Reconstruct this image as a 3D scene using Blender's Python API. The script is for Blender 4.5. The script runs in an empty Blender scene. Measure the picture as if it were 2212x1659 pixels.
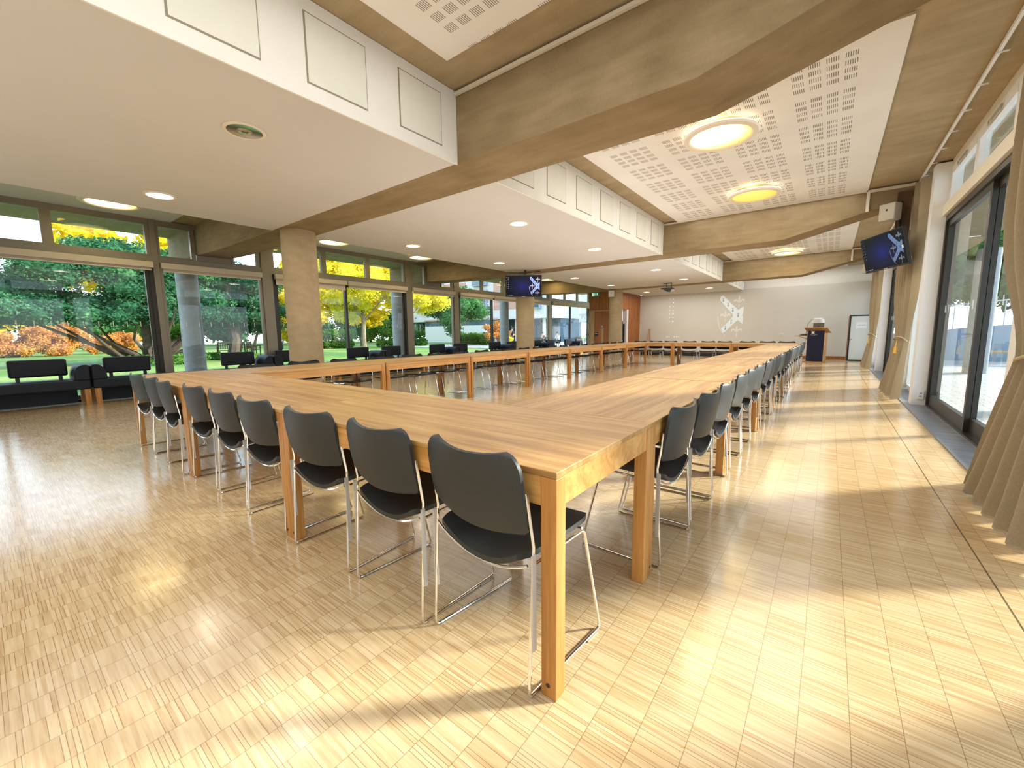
import bpy, math, random
from mathutils import Vector, Matrix
SC = bpy.context.scene
C = SC.collection
R = math.radians
PI = math.pi
rnd = random.Random(7)

# ------------------------------------------------------------------ mesh helpers
class MB:
    def __init__(s): s.v = []; s.f = []
    def add(s, vs, fs):
        b = len(s.v); s.v += [tuple(v) for v in vs]; s.f += [tuple(i + b for i in f) for f in fs]
        return s
    def box(s, x0, x1, y0, y1, z0, z1, M=None):
        vs = [Vector((x, y, z)) for z in (z0, z1) for y in (y0, y1) for x in (x0, x1)]
        if M: vs = [M @ v for v in vs]
        return s.add(vs, [(0, 2, 3, 1), (4, 5, 7, 6), (0, 1, 5, 4), (2, 6, 7, 3), (0, 4, 6, 2), (1, 3, 7, 5)])
    def quad(s, a, b, c, d): return s.add([a, b, c, d], [(0, 1, 2, 3)])
    def poly(s, pts): return s.add(pts, [tuple(range(len(pts)))])
    def prism(s, pts, fn, d0, d1):
        n = len(pts)
        vs = [fn(p[0], p[1], d0) for p in pts] + [fn(p[0], p[1], d1) for p in pts]
        fs = [tuple(reversed(range(n))), tuple(range(n, 2 * n))]
        fs += [(i, (i + 1) % n, n + (i + 1) % n, n + i) for i in range(n)]
        return s.add(vs, fs)
    def tube(s, pts, r, n=8, caps=True):
        pts = [Vector(p) for p in pts]; m = len(pts)
        rs = r if isinstance(r, (list, tuple)) else [r] * m
        t0 = (pts[1] - pts[0]).normalized()
        up = Vector((0, 0, 1)) if abs(t0.z) < .9 else Vector((1, 0, 0))
        nx = t0.cross(up).normalized(); vs = []
        for i in range(m):
            t = (pts[min(i + 1, m - 1)] - pts[max(i - 1, 0)]).normalized()
            nx = (nx - t * nx.dot(t)).normalized(); ny = t.cross(nx)
            for k in range(n):
                a = 2 * PI * k / n
                vs.append(pts[i] + (nx * math.cos(a) + ny * math.sin(a)) * rs[i])
        fs = [(i * n + k, i * n + (k + 1) % n, (i + 1) * n + (k + 1) % n, (i + 1) * n + k) for i in range(m - 1) for k in range(n)]
        if caps: fs += [tuple(reversed(range(n))), tuple(range((m - 1) * n, m * n))]
        return s.add(vs, fs)
    def cyl(s, p0, p1, r, n=16): return s.tube([p0, p1], r, n)
    def lathe(s, prof, n=24, o=(0, 0, 0), caps=False):
        vs = [(o[0] + r * math.cos(2 * PI * k / n), o[1] + r * math.sin(2 * PI * k / n), o[2] + z) for r, z in prof for k in range(n)]
        m = len(prof)
        fs = [(i * n + k, i * n + (k + 1) % n, (i + 1) * n + (k + 1) % n, (i + 1) * n + k) for i in range(m - 1) for k in range(n)]
        if caps: fs += [tuple(reversed(range(n))), tuple(range((m - 1) * n, m * n))]
        return s.add(vs, fs)
    def grid(s, fn, nu, nv, closed=False):
        vs = [fn(i / (nu if closed else nu - 1), j / (nv - 1)) for j in range(nv) for i in range(nu)]
        fs = []
        for j in range(nv - 1):
            for i in range(nu if closed else nu - 1):
                k = (i + 1) % nu
                fs.append((j * nu + i, j * nu + k, (j + 1) * nu + k, (j + 1) * nu + i))
        return s.add(vs, fs)
    def shell(s, fn, nu, nv, nrm, th):
        """surface fn(u,v) with thickness th along nrm"""
        b = len(s.v); s.grid(fn, nu, nv)
        vs = s.v[b:]; n = Vector(nrm) * th; o = len(vs)
        s.v += [tuple(Vector(v) + n) for v in vs]
        for j in range(nv - 1):
            for i in range(nu - 1):
                a = b + o + j * nu + i; s.f.append((a, a + nu, a + nu + 1, a + 1))
        rim = [(i, 0) for i in range(nu)] + [(nu - 1, j) for j in range(1, nv)] + [(i, nv - 1) for i in range(nu - 2, -1, -1)] + [(0, j) for j in range(nv - 2, 0, -1)]
        ids = [b + j * nu + i for i, j in rim]
        for k in range(len(ids)):
            a, c = ids[k], ids[(k + 1) % len(ids)]; s.f.append((a, a + o, c + o, c))
        return s
    def build(s, name, mat, parent=None, smooth=False, bevel=0, loc=None):
        me = bpy.data.meshes.new(name); me.from_pydata(s.v, [], s.f); me.update()
        if smooth:
            me.polygons.foreach_set('use_smooth', [True] * len(me.polygons)); me.set_sharp_from_angle(angle=R(42))
        me.materials.append(mat)
        o = bpy.data.objects.new(name, me); C.objects.link(o)
        if parent: o.parent = parent
        if loc: o.location = loc
        if bevel:
            b = o.modifiers.new('bevel', 'BEVEL'); b.width = bevel; b.segments = 2; b.limit_method = 'ANGLE'
        return o

def tag(o, label=None, cat=None, group=None, kind=None):
    for k, v in (('label', label), ('category', cat), ('group', group), ('kind', kind)):
        if v: o[k] = v
    return o
def thing(name, label, cat, loc=(0, 0, 0), rz=0, group=None, kind=None):
    o = bpy.data.objects.new(name, None); C.objects.link(o); o.empty_display_size = .1
    o.location = loc; o.rotation_euler = (0, 0, rz)
    return tag(o, label, cat, group, kind)
def dup(root, loc, rz, label):
    r = root.copy(); C.objects.link(r); r.location = loc; r.rotation_euler = (0, 0, rz); r['label'] = label
    for ch in list(root.children):
        c = ch.copy(); C.objects.link(c); c.parent = r
        for g in list(ch.children):
            d = g.copy(); C.objects.link(d); d.parent = c
    return r
ORD = 'first second third fourth fifth sixth seventh eighth ninth tenth eleventh twelfth thirteenth fourteenth fifteenth sixteenth seventeenth eighteenth nineteenth twentieth twenty-first'.split()

# ------------------------------------------------------------------ materials
def N(nt, typ, ins=None, **props):
    n = nt.nodes.new(typ)
    for k, v in props.items(): setattr(n, k, v)
    for k, v in (ins or {}).items():
        if isinstance(v, bpy.types.NodeSocket): nt.links.new(v, n.inputs[k])
        else: n.inputs[k].default_value = v
    return n
def newmat(name):
    m = bpy.data.materials.new(name); m.use_nodes = True; nt = m.node_tree
    return m, nt, nt.nodes['Principled BSDF']
def c4(c): return (c[0], c[1], c[2], 1)
def math_(nt, op, a, b=0.0, c=0.0): return N(nt, 'ShaderNodeMath', {0: a, 1: b, 2: c}, operation=op).outputs[0]
def ramp(nt, fac, stops):
    r = N(nt, 'ShaderNodeValToRGB', {'Fac': fac}); e = r.color_ramp.elements
    while len(e) < len(stops): e.new(.5)
    for k, (p, c) in enumerate(stops): e[k].position = p; e[k].color = c4(c)
    return r.outputs['Color']
def mixc(nt, fac, a, b, bt='MIX'):
    n = N(nt, 'ShaderNodeMix', data_type='RGBA', blend_type=bt)
    for k, v in ((0, fac), (6, a), (7, b)):
        if isinstance(v, bpy.types.NodeSocket): nt.links.new(v, n.inputs[k])
        else: n.inputs[k].default_value = v if k == 0 else c4(v)
    return n.outputs[2]
def simple(name, col, rough=.5, metal=0, spec=.5, vary=.08, scale=6, sheen=0, coat=0):
    m, nt, b = newmat(name)
    tc = N(nt, 'ShaderNodeTexCoord').outputs['Object']
    nz = N(nt, 'ShaderNodeTexNoise', {'Vector': tc, 'Scale': scale, 'Detail': 4.0}).outputs['Fac']
    nt.links.new(ramp(nt, nz, [(.25, [x * (1 - vary) for x in col]), (.75, [min(1, x * (1 + vary)) for x in col])]), b.inputs['Base Color'])
    b.inputs['Roughness'].default_value = rough; b.inputs['Metallic'].default_value = metal
    b.inputs['Specular IOR Level'].default_value = spec
    if sheen: b.inputs['Sheen Weight'].default_value = sheen
    if coat: b.inputs['Coat Weight'].default_value = coat
    return m
def emit(name, col, strength):
    m, nt, b = newmat(name)
    b.inputs['Base Color'].default_value = c4(col); b.inputs['Emission Color'].default_value = c4(col)
    b.inputs['Emission Strength'].default_value = strength; b.inputs['Roughness'].default_value = .4
    return m
def oak(name, axis, dark, light, rough=.35, coat=0.0):
    m, nt, b = newmat(name)
    tc = N(nt, 'ShaderNodeTexCoord').outputs['Object']
    oi = N(nt, 'ShaderNodeObjectInfo').outputs['Random']
    off = N(nt, 'ShaderNodeCombineXYZ', {0: math_(nt, 'MULTIPLY', oi, 37.0), 1: math_(nt, 'MULTIPLY', oi, 11.0)}).outputs[0]
    p = N(nt, 'ShaderNodeVectorMath', {0: tc, 1: off}, operation='ADD').outputs[0]
    sc = {0: (1.3, 22, 22), 1: (22, 1.3, 22), 2: (22, 22, 1.3)}[axis]
    mp = N(nt, 'ShaderNodeMapping', {'Vector': p, 'Scale': sc}).outputs[0]
    n1 = N(nt, 'ShaderNodeTexNoise', {'Vector': mp, 'Scale': 1.0, 'Detail': 6.0, 'Roughness': .65, 'Distortion': .6}).outputs['Fac']
    mp2 = N(nt, 'ShaderNodeMapping', {'Vector': p, 'Scale': [x * .28 for x in sc]}).outputs[0]
    n2 = N(nt, 'ShaderNodeTexNoise', {'Vector': mp2, 'Scale': 1.0, 'Detail': 2.0, 'Distortion': 1.5}).outputs['Fac']
    mp3 = N(nt, 'ShaderNodeMapping', {'Vector': p, 'Scale': [x * 5 for x in sc]}).outputs[0]
    n3 = N(nt, 'ShaderNodeTexNoise', {'Vector': mp3, 'Scale': 1.0, 'Detail': 2.0}).outputs['Fac']
    f = math_(nt, 'ADD', math_(nt, 'MULTIPLY', n1, .5), math_(nt, 'ADD', math_(nt, 'MULTIPLY', n2, .35), math_(nt, 'MULTIPLY', n3, .15)))
    col = ramp(nt, f, [(.36, [x * .8 for x in dark]), (.45, dark), (.53, [(a + c) / 2 for a, c in zip(dark, light)]), (.64, light)])
    nt.links.new(col, b.inputs['Base Color'])
    b.inputs['Roughness'].default_value = rough
    if coat: b.inputs['Coat Weight'].default_value = coat
    return m

# floor: narrow strip parquet laid across the room, columns 127 mm wide
def floor_mat():
    m, nt, b = newmat('strip_parquet')
    tc = N(nt, 'ShaderNodeTexCoord').outputs['Object']
    s = N(nt, 'ShaderNodeSeparateXYZ', {0: tc}); x, y = s.outputs[0], s.outputs[1]
    wob = N(nt, 'ShaderNodeTexNoise', {'Vector': tc, 'Scale': 3.0}).outputs['Fac']
    u = math_(nt, 'DIVIDE', math_(nt, 'ADD', x, math_(nt, 'MULTIPLY', wob, .004)), .127)
    col = math_(nt, 'FLOOR', u); fu = math_(nt, 'FRACT', u)
    cr = N(nt, 'ShaderNodeTexWhiteNoise', {'W': col}, noise_dimensions='1D').outputs['Value']
    v = math_(nt, 'ADD', math_(nt, 'DIVIDE', y, .0125), math_(nt, 'MULTIPLY', cr, 57.0))
    st = math_(nt, 'FLOOR', v); fv = math_(nt, 'FRACT', v)
    cv = N(nt, 'ShaderNodeCombineXYZ', {0: col, 1: st}).outputs[0]
    wn = N(nt, 'ShaderNodeTexWhiteNoise', {'Vector': cv}, noise_dimensions='2D')
    r1 = wn.outputs['Value']
    r2 = N(nt, 'ShaderNodeSeparateColor', {0: wn.outputs['Color']}).outputs[1]
    blk = math_(nt, 'FLOOR', math_(nt, 'ADD', math_(nt, 'DIVIDE', y, .32), math_(nt, 'MULTIPLY', cr, 3.0)))
    r3 = N(nt, 'ShaderNodeTexWhiteNoise', {'Vector': N(nt, 'ShaderNodeCombineXYZ', {0: col, 1: blk}).outputs[0]}, noise_dimensions='2D').outputs['Value']
    mp = N(nt, 'ShaderNodeMapping', {'Vector': tc, 'Scale': (7, 110, 1)}).outputs[0]
    gr = N(nt, 'ShaderNodeTexNoise', {'Vector': mp, 'Scale': 1.0, 'Detail': 4.0}).outputs['Fac']
    big = N(nt, 'ShaderNodeTexNoise', {'Vector': tc, 'Scale': 1.1, 'Detail': 3.0}).outputs['Fac']
    f = math_(nt, 'ADD', math_(nt, 'MULTIPLY', r1, .19), math_(nt, 'ADD', math_(nt, 'MULTIPLY', gr, .49), math_(nt, 'ADD', math_(nt, 'MULTIPLY', r3, .05), math_(nt, 'MULTIPLY', big, .27))))
    c = ramp(nt, f, [(.28, (.44, .275, .125)), (.44, (.57, .40, .21)), (.58, (.65, .485, .28)), (.75, (.73, .58, .37))])
    gap = math_(nt, 'MULTIPLY', math_(nt, 'LESS_THAN', fv, .14), math_(nt, 'GREATER_THAN', r2, .5))
    c = mixc(nt, math_(nt, 'MULTIPLY', gap, .7), c, (.17, .08, .025))
    joint = math_(nt, 'LESS_THAN', fu, .016)
    c = mixc(nt, math_(nt, 'MULTIPLY', joint, .6), c, (.13, .06, .02))
    bl = math_(nt, 'LESS_THAN', math_(nt, 'ABSOLUTE', math_(nt, 'SUBTRACT', x, .69)), .0035)
    c = mixc(nt, math_(nt, 'MULTIPLY', bl, .85), c, (.06, .04, .02))
    nt.links.new(c, b.inputs['Base Color'])
    sp = N(nt, 'ShaderNodeTexNoise', {'Vector': N(nt, 'ShaderNodeMapping', {'Vector': tc, 'Scale': (7, 7, 1)}).outputs[0], 'Scale': 1.0, 'Detail': 6.0, 'Roughness': .7}).outputs['Fac']
    rg = N(nt, 'ShaderNodeMapRange', {'Value': sp, 'From Min': .3, 'From Max': .7, 'To Min': .10, 'To Max': .22}).outputs[0]
    nt.links.new(rg, b.inputs['Roughness'])
    b.inputs['Specular IOR Level'].default_value = .5
    bp = N(nt, 'ShaderNodeBump', {'Strength': .05, 'Distance': .002, 'Height': N(nt, 'ShaderNodeTexNoise', {'Vector': N(nt, 'ShaderNodeMapping', {'Vector': tc, 'Scale': (12, 40, 1)}).outputs[0], 'Scale': 1.0, 'Detail': 2.0}).outputs['Fac']}).outputs[0]
    nt.links.new(bp, b.inputs['Normal'])
    return m

def concrete_mat(name, dark, light):
    m, nt, b = newmat(name)
    tc = N(nt, 'ShaderNodeTexCoord').outputs['Object']
    n1 = N(nt, 'ShaderNodeTexNoise', {'Vector': tc, 'Scale': 1.6, 'Detail': 8.0, 'Roughness': .62}).outputs['Fac']
    n2 = N(nt, 'ShaderNodeTexNoise', {'Vector': N(nt, 'ShaderNodeMapping', {'Vector': tc, 'Scale': (1, 4, 6)}).outputs[0], 'Scale': 2.2, 'Detail': 5.0}).outputs['Fac']
    n3 = N(nt, 'ShaderNodeTexNoise', {'Vector': tc, 'Scale': 60.0, 'Detail': 3.0}).outputs['Fac']
    f = math_(nt, 'ADD', math_(nt, 'MULTIPLY', n1, .5), math_(nt, 'ADD', math_(nt, 'MULTIPLY', n2, .38), math_(nt, 'MULTIPLY', n3, .12)))
    nt.links.new(ramp(nt, f, [(.32, dark), (.66, light)]), b.inputs['Base Color'])
    b.inputs['Roughness'].default_value = .78; b.inputs['Specular IOR Level'].default_value = .25
    nt.links.new(N(nt, 'ShaderNodeBump', {'Strength': .12, 'Distance': .01, 'Height': n3}).outputs[0], b.inputs['Normal'])
    return m

def acoustic_mat():
    m, nt, b = newmat('slotted_white_board')
    tc = N(nt, 'ShaderNodeTexCoord').outputs['Object']
    s = N(nt, 'ShaderNodeSeparateXYZ', {0: tc}); x, y = s.outputs[0], s.outputs[1]
    def rep(v, per): return math_(nt, 'MULTIPLY', math_(nt, 'FRACT', math_(nt, 'DIVIDE', v, per)), per)
    def win(v, a, c): return math_(nt, 'MULTIPLY', math_(nt, 'GREATER_THAN', v, a), math_(nt, 'LESS_THAN', v, c))
    xl = rep(math_(nt, 'ADD', x, 100 * .70 + .461), .70); yl = rep(math_(nt, 'ADD', y, 100 * .70 - 4.88), .70)
    inx = math_(nt, 'LESS_THAN', xl, .52); iny = math_(nt, 'LESS_THAN', yl, .54)
    xb = rep(xl, .135); yb = rep(yl, .14)
    sl = rep(xb, .0165)
    msk = math_(nt, 'MULTIPLY', math_(nt, 'MULTIPLY', inx, iny), math_(nt, 'MULTIPLY', win(xb, 0, .097), win(yb, 0, .085)))
    msk = math_(nt, 'MULTIPLY', msk, win(sl, .004, .0105))
    msk = math_(nt, 'MULTIPLY', msk, win(x, -2.65, .20))
    nz = N(nt, 'ShaderNodeTexNoise', {'Vector': tc, 'Scale': 1.5}).outputs['Fac']
    base = ramp(nt, nz, [(.3, (.76, .745, .715)), (.7, (.82, .805, .775))])
    nt.links.new(mixc(nt, math_(nt, 'MULTIPLY', msk, .86), base, (.10, .075, .05)), b.inputs['Base Color'])
    b.inputs['Roughness'].default_value = .85; b.inputs['Specular IOR Level'].default_value = .2
    return m

def glass_mat(name='window_glass', tint=(.93, .98, .96), base=.032):
    m, nt, b = newmat(name); nt.nodes.remove(b)
    out = nt.nodes['Material Output']
    lw = N(nt, 'ShaderNodeLayerWeight', {'Blend': .5}).outputs['Facing']
    fac = math_(nt, 'ADD', math_(nt, 'MULTIPLY', math_(nt, 'POWER', lw, 5.0), .8), base)
    tr = N(nt, 'ShaderNodeBsdfTransparent', {'Color': c4(tint)}).outputs[0]
    gl = N(nt, 'ShaderNodeBsdfGlossy', {'Roughness': 0.0, 'Color': (.9, .97, 1, 1)}).outputs[0]
    mx = N(nt, 'ShaderNodeMixShader', {0: fac, 1: tr, 2: gl}).outputs[0]
    nt.links.new(mx, out.inputs['Surface'])
    return m

def leaf_mat(name, stops, trans=.35, scale=.8):
    m, nt, b = newmat(name); nt.nodes.remove(b)
    out = nt.nodes['Material Output']
    tc = N(nt, 'ShaderNodeTexCoord').outputs['Object']
    n1 = N(nt, 'ShaderNodeTexNoise', {'Vector': tc, 'Scale': scale, 'Detail': 3.0}).outputs['Fac']
    n2 = N(nt, 'ShaderNodeTexNoise', {'Vector': tc, 'Scale': scale * 9, 'Detail': 1.0}).outputs['Fac']
    f = math_(nt, 'ADD', math_(nt, 'MULTIPLY', n1, .55), math_(nt, 'MULTIPLY', n2, .45))
    col = ramp(nt, f, stops)
    d = N(nt, 'ShaderNodeBsdfDiffuse', {'Color': col}).outputs[0]
    t = N(nt, 'ShaderNodeBsdfTranslucent', {'Color': col}).outputs[0]
    nt.links.new(N(nt, 'ShaderNodeMixShader', {0: trans, 1: d, 2: t}).outputs[0], out.inputs['Surface'])
    return m

def lawn_mat():
    m, nt, b = newmat('lawn_grass')
    tc = N(nt, 'ShaderNodeTexCoord').outputs['Object']
    n1 = N(nt, 'ShaderNodeTexNoise', {'Vector': tc, 'Scale': .22, 'Detail': 5.0}).outputs['Fac']
    n2 = N(nt, 'ShaderNodeTexNoise', {'Vector': tc, 'Scale': 9.0, 'Detail': 4.0}).outputs['Fac']
    f = math_(nt, 'ADD', math_(nt, 'MULTIPLY', n1, .6), math_(nt, 'MULTIPLY', n2, .4))
    c = ramp(nt, f, [(.3, (.045, .15, .02)), (.46, (.09, .23, .03)), (.57, (.27, .31, .06)), (.7, (.42, .36, .10))])
    nt.links.new(c, b.inputs['Base Color']); b.inputs['Roughness'].default_value = .9
    return m
def brick_mat(name, c1, c2, mortar, scale=4.0, w=.5, h=.25):
    m, nt, b = newmat(name)
    tc = N(nt, 'ShaderNodeTexCoord').outputs['Object']
    s = N(nt, 'ShaderNodeSeparateXYZ', {0: tc})
    p = N(nt, 'ShaderNodeCombineXYZ', {0: math_(nt, 'ADD', s.outputs[0], s.outputs[1]), 1: s.outputs[2]}).outputs[0]
    br = N(nt, 'ShaderNodeTexBrick', {'Vector': p, 'Color1': c4(c1), 'Color2': c4(c2), 'Mortar': c4(mortar), 'Scale': scale, 'Brick Width': w, 'Row Height': h, 'Mortar Size': .02})
    nt.links.new(br.outputs['Color'], b.inputs['Base Color']); b.inputs['Roughness'].default_value = .85
    return m
def paving_mat(name, c1, c2, mortar, scale):
    m, nt, b = newmat(name)
    tc = N(nt, 'ShaderNodeTexCoord').outputs['Object']
    br = N(nt, 'ShaderNodeTexBrick', {'Vector': tc, 'Color1': c4(c1), 'Color2': c4(c2), 'Mortar': c4(mortar), 'Scale': scale, 'Mortar Size': .015})
    nt.links.new(br.outputs['Color'], b.inputs['Base Color']); b.inputs['Roughness'].default_value = .8
    return m
def streak_mat():
    m, nt, b = newmat('slate_threshold')
    tc = N(nt, 'ShaderNodeTexCoord').outputs['Object']
    n1 = N(nt, 'ShaderNodeTexNoise', {'Vector': N(nt, 'ShaderNodeMapping', {'Vector': tc, 'Scale': (2, 26, 1)}).outputs[0], 'Scale': 1.0, 'Detail': 4.0}).outputs['Fac']
    nt.links.new(ramp(nt, n1, [(.3, (.10, .11, .13)), (.7, (.27, .29, .33))]), b.inputs['Base Color'])
    b.inputs['Roughness'].default_value = .35
    return m
def screen_mat():
    m, nt, b = newmat('lit_screen')
    tc = N(nt, 'ShaderNodeTexCoord').outputs['Object']
    g = N(nt, 'ShaderNodeVectorMath', {0: N(nt, 'ShaderNodeMapping', {'Vector': tc, 'Location': (.04, 0, .02), 'Scale': (2.4, 0, 3.3)}).outputs[0]}, operation='LENGTH').outputs['Value']
    c = ramp(nt, g, [(0, (.012, .016, .14)), (.45, (.008, .010, .05)), (1, (.004, .005, .010))])
    nt.links.new(c, b.inputs['Emission Color']); b.inputs['Emission Strength'].default_value = 1.1
    b.inputs['Base Color'].default_value = (.004, .004, .006, 1); b.inputs['Roughness'].default_value = .3; b.inputs['Specular IOR Level'].default_value = .15
    return m

FLOOR = floor_mat()
CONC = concrete_mat('board_marked_concrete', (.20, .14, .07), (.345, .262, .15))
ROOFC = concrete_mat('roof_slab_concrete', (.30, .225, .125), (.46, .365, .23))
COLC = concrete_mat('column_concrete', (.34, .25, .14), (.46, .355, .215))
EXTC = concrete_mat('outdoor_concrete', (.30, .31, .30), (.44, .45, .44))
EAVE = concrete_mat('eave_concrete', (.10, .12, .07), (.17, .19, .11))
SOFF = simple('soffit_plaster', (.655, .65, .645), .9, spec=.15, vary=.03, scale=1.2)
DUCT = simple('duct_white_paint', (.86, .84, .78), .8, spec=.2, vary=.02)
DUCTP = simple('access_panel_paint', (.80, .79, .70), .8, spec=.2, vary=.02)
SHAD = simple('shadow_gap', (.30, .27, .2), .9)
WALLC = simple('wall_cream_paint', (.67, .64, .575), .85, spec=.2, vary=.03, scale=1)
WHITE = simple('white_paint', (.80, .80, .80), .5, vary=.02)
CREAM = simple('cream_powder_coat', (.72, .66, .55), .5, vary=.03)
ACOU = acoustic_mat()
GLASS = glass_mat()
ALU = simple('champagne_aluminium', (.25, .225, .175), .42, metal=.35, vary=.05)
BRONZE = simple('dark_bronze_aluminium', (.036, .033, .028), .35, metal=.4, vary=.1)
BLIND = simple('roller_blind_fabric', (.55, .50, .42), .8, vary=.03)
VENEER = oak('orange_wood_veneer', 2, (.30, .095, .018), (.45, .17, .04), .5)
LIGHTW = oak('light_wood_veneer', 2, (.42, .26, .11), (.56, .38, .19), .5)
OAKT = oak('oak_tabletop', 0, (.36, .185, .055), (.56, .345, .125), .42)
OAKL = oak('oak_leg_wood', 2, (.43, .185, .042), (.62, .315, .088), .38)
OAKA = oak('oak_apron_wood', 0, (.48, .225, .055), (.66, .37, .12), .38)
DARKW = oak('dark_brown_board', 2, (.085, .042, .016), (.14, .075, .03), .6)
BOLT = simple('steel_bolt', (.08, .06, .05), .4, metal=.8)
LEATH = simple('black_leather', (.022, .025, .026), .46, spec=.45, vary=.2, scale=220)
CHROME = simple('chrome_steel', (.92, .92, .92), .10, metal=1, vary=.02)
STEEL = simple('brushed_steel', (.62, .61, .58), .45, metal=.6, vary=.04)
SOFA = simple('dark_navy_leather', (.006, .009, .018), .55, spec=.35, vary=.15, scale=40)
BLACK = simple('matt_black_plastic', (.012, .012, .012), .45)
CURT = simple('tan_curtain_cloth', (.36, .295, .20), .95, spec=.1, vary=.10, scale=90, sheen=.2)
ROPE = simple('curtain_rope', (.52, .43, .28), .8)
TASS = simple('gold_tassel', (.75, .42, .05), .6)
BANNER = simple('navy_cloth', (.008, .011, .042), .8, vary=.15)
GREYP = simple('grey_plastic', (.42, .38, .31), .5)
LAPT = simple('laptop_grey', (.15, .12, .09), .4, metal=.3)
LAMPW = simple('white_lamp_shade', (.75, .73, .72), .5)
SHEET = simple('paper_white', (.85, .85, .88), .7, vary=.01)
WBOARD = simple('whiteboard_face', (.70, .72, .68), .4, vary=.02)
INK = simple('grey_ink', (.35, .35, .4), .7)
STRIPM = streak_mat()
SCREEN = screen_mat()
CREST = emit('screen_crest_blue', (.30, .42, .95), .5)
CRESTD = emit('screen_crest_grey', (.42, .42, .62), .5)
CREST2 = emit('screen_crest_dim_blue', (.09, .16, .33), .5)
CREST3 = emit('screen_crest_dim_grey', (.13, .16, .24), .4)
ERM = emit('screen_crest_mark', (.02, .04, .22), .3)
PROJ = emit('projected_light', (.78, .84, .85), .10)
PROJ2 = emit('projected_light_dim', (.78, .76, .71), .07)
PROJM = simple('projected_shadow_mark', (.36, .37, .42), .9)
PICON = emit('projected_icon', (.70, .80, .78), .45)
GREEN = emit('exit_sign_green', (.01, .13, .06), .5)
EXW = emit('exit_sign_white', (.55, .85, .65), .7)
RED = simple('red_plastic', (.5, .03, .02), .4)
def glow(name, c0, c1):
    m, nt, b = newmat(name)
    tc = N(nt, 'ShaderNodeTexCoord').outputs['Object']
    L = N(nt, 'ShaderNodeVectorMath', {0: N(nt, 'ShaderNodeMapping', {'Vector': tc, 'Location': (.12, .1, 0), 'Scale': (2.4, 2.4, 0)}).outputs[0]}, operation='LENGTH').outputs['Value']
    t = N(nt, 'ShaderNodeMapRange', {'Value': L, 'From Min': .25, 'From Max': .95, 'To Min': 0.0, 'To Max': 1.0}).outputs[0]
    n = N(nt, 'ShaderNodeMix', data_type='VECTOR'); nt.links.new(t, n.inputs[0]); n.inputs[4].default_value = c0; n.inputs[5].default_value = c1
    nt.links.new(n.outputs[1], b.inputs['Emission Color']); b.inputs['Emission Strength'].default_value = 1.0
    b.inputs['Base Color'].default_value = (.6, .4, .1, 1); b.inputs['Roughness'].default_value = .4
    return m
LAMPHOT = glow('lamp_diffuser_bright', (4.5, 3.6, 2.0), (1.3, .72, .03))
LAMPWARM = glow('lamp_diffuser_warm', (1.05, .70, .17), (.85, .48, .05))
LAMPMID = emit('lamp_diffuser_mid', (1.0, .74, .22), 2.2)
REFL = simple('downlight_reflector', (.80, .76, .68), .16, metal=1)
REFLIT = emit('downlight_reflector_lit', (1, .86, .62), 2.0)
BULB = emit('downlight_lamp', (1, .88, .66), 13.2)
RING = simple('lamp_ring_white', (.80, .72, .60), .55, vary=.02)
LAWN = lawn_mat()
PAVE = paving_mat('grey_paving', (.36, .36, .35), (.42, .41, .39), (.25, .25, .24), 1.2)
PATIO = paving_mat('pale_patio_slabs', (.46, .46, .44), (.52, .51, .49), (.28, .28, .27), 1.6)
BARK = simple('tree_bark', (.075, .055, .038), .9, vary=.35, scale=9)
BARKL = simple('pale_tree_bark', (.25, .20, .13), .9, vary=.3, scale=9)
LEVER = leaf_mat('evergreen_leaf', [(.3, (.012, .055, .032)), (.5, (.04, .135, .06)), (.68, (.11, .24, .09)), (.8, (.25, .38, .16))], .2, .6)
LYEL = leaf_mat('yellow_autumn_leaf', [(.28, (.34, .26, .01)), (.5, (.78, .58, .02)), (.7, (.95, .76, .08))], .45)
LYG = leaf_mat('yellow_green_leaf', [(.28, (.36, .36, .03)), (.5, (.85, .72, .05)), (.7, (1.0, .90, .22))], .45)
LORA = leaf_mat('orange_shrub_leaf', [(.28, (.30, .13, .06)), (.5, (.62, .27, .07)), (.7, (.85, .55, .14))], .4)
LGRN = leaf_mat('green_leaf', [(.3, (.03, .10, .03)), (.5, (.07, .20, .06)), (.75, (.18, .32, .12))], .3)
LHED = leaf_mat('hedge_leaf', [(.3, (.035, .10, .02)), (.5, (.09, .22, .035)), (.75, (.30, .38, .07))], .3)
BRICK = brick_mat('pink_brick', (.52, .24, .16), (.62, .33, .23), (.6, .52, .45))
REND = simple('pale_render', (.68, .66, .60), .8, vary=.04)
BLUEG = simple('blue_grey_metal', (.30, .40, .50), .4, metal=.2)
DGLASS = simple('dark_window_glass', (.10, .16, .20), .06, spec=.9, vary=.3, scale=.5)
BENCHW = simple('weathered_bench_wood', (.13, .10, .075), .8, vary=.2)
BIN = simple('black_bin_metal', (.03, .03, .03), .5)
SKIN = simple('skin', (.55, .33, .24), .6)
DARKC = simple('dark_clothes', (.02, .022, .03), .9)
BROWNC = simple('brown_clothes', (.16, .06, .03), .9)
PALEC = simple('pale_blue_shirt', (.55, .66, .80), .9)
HAIR = simple('brown_hair', (.05, .025, .012), .8)
RAMP = simple('ramp_blue_grey_paint', (.30, .37, .46), .8)
FENCEW = simple('white_railing', (.50, .53, .56), .5, vary=.02)

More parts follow.
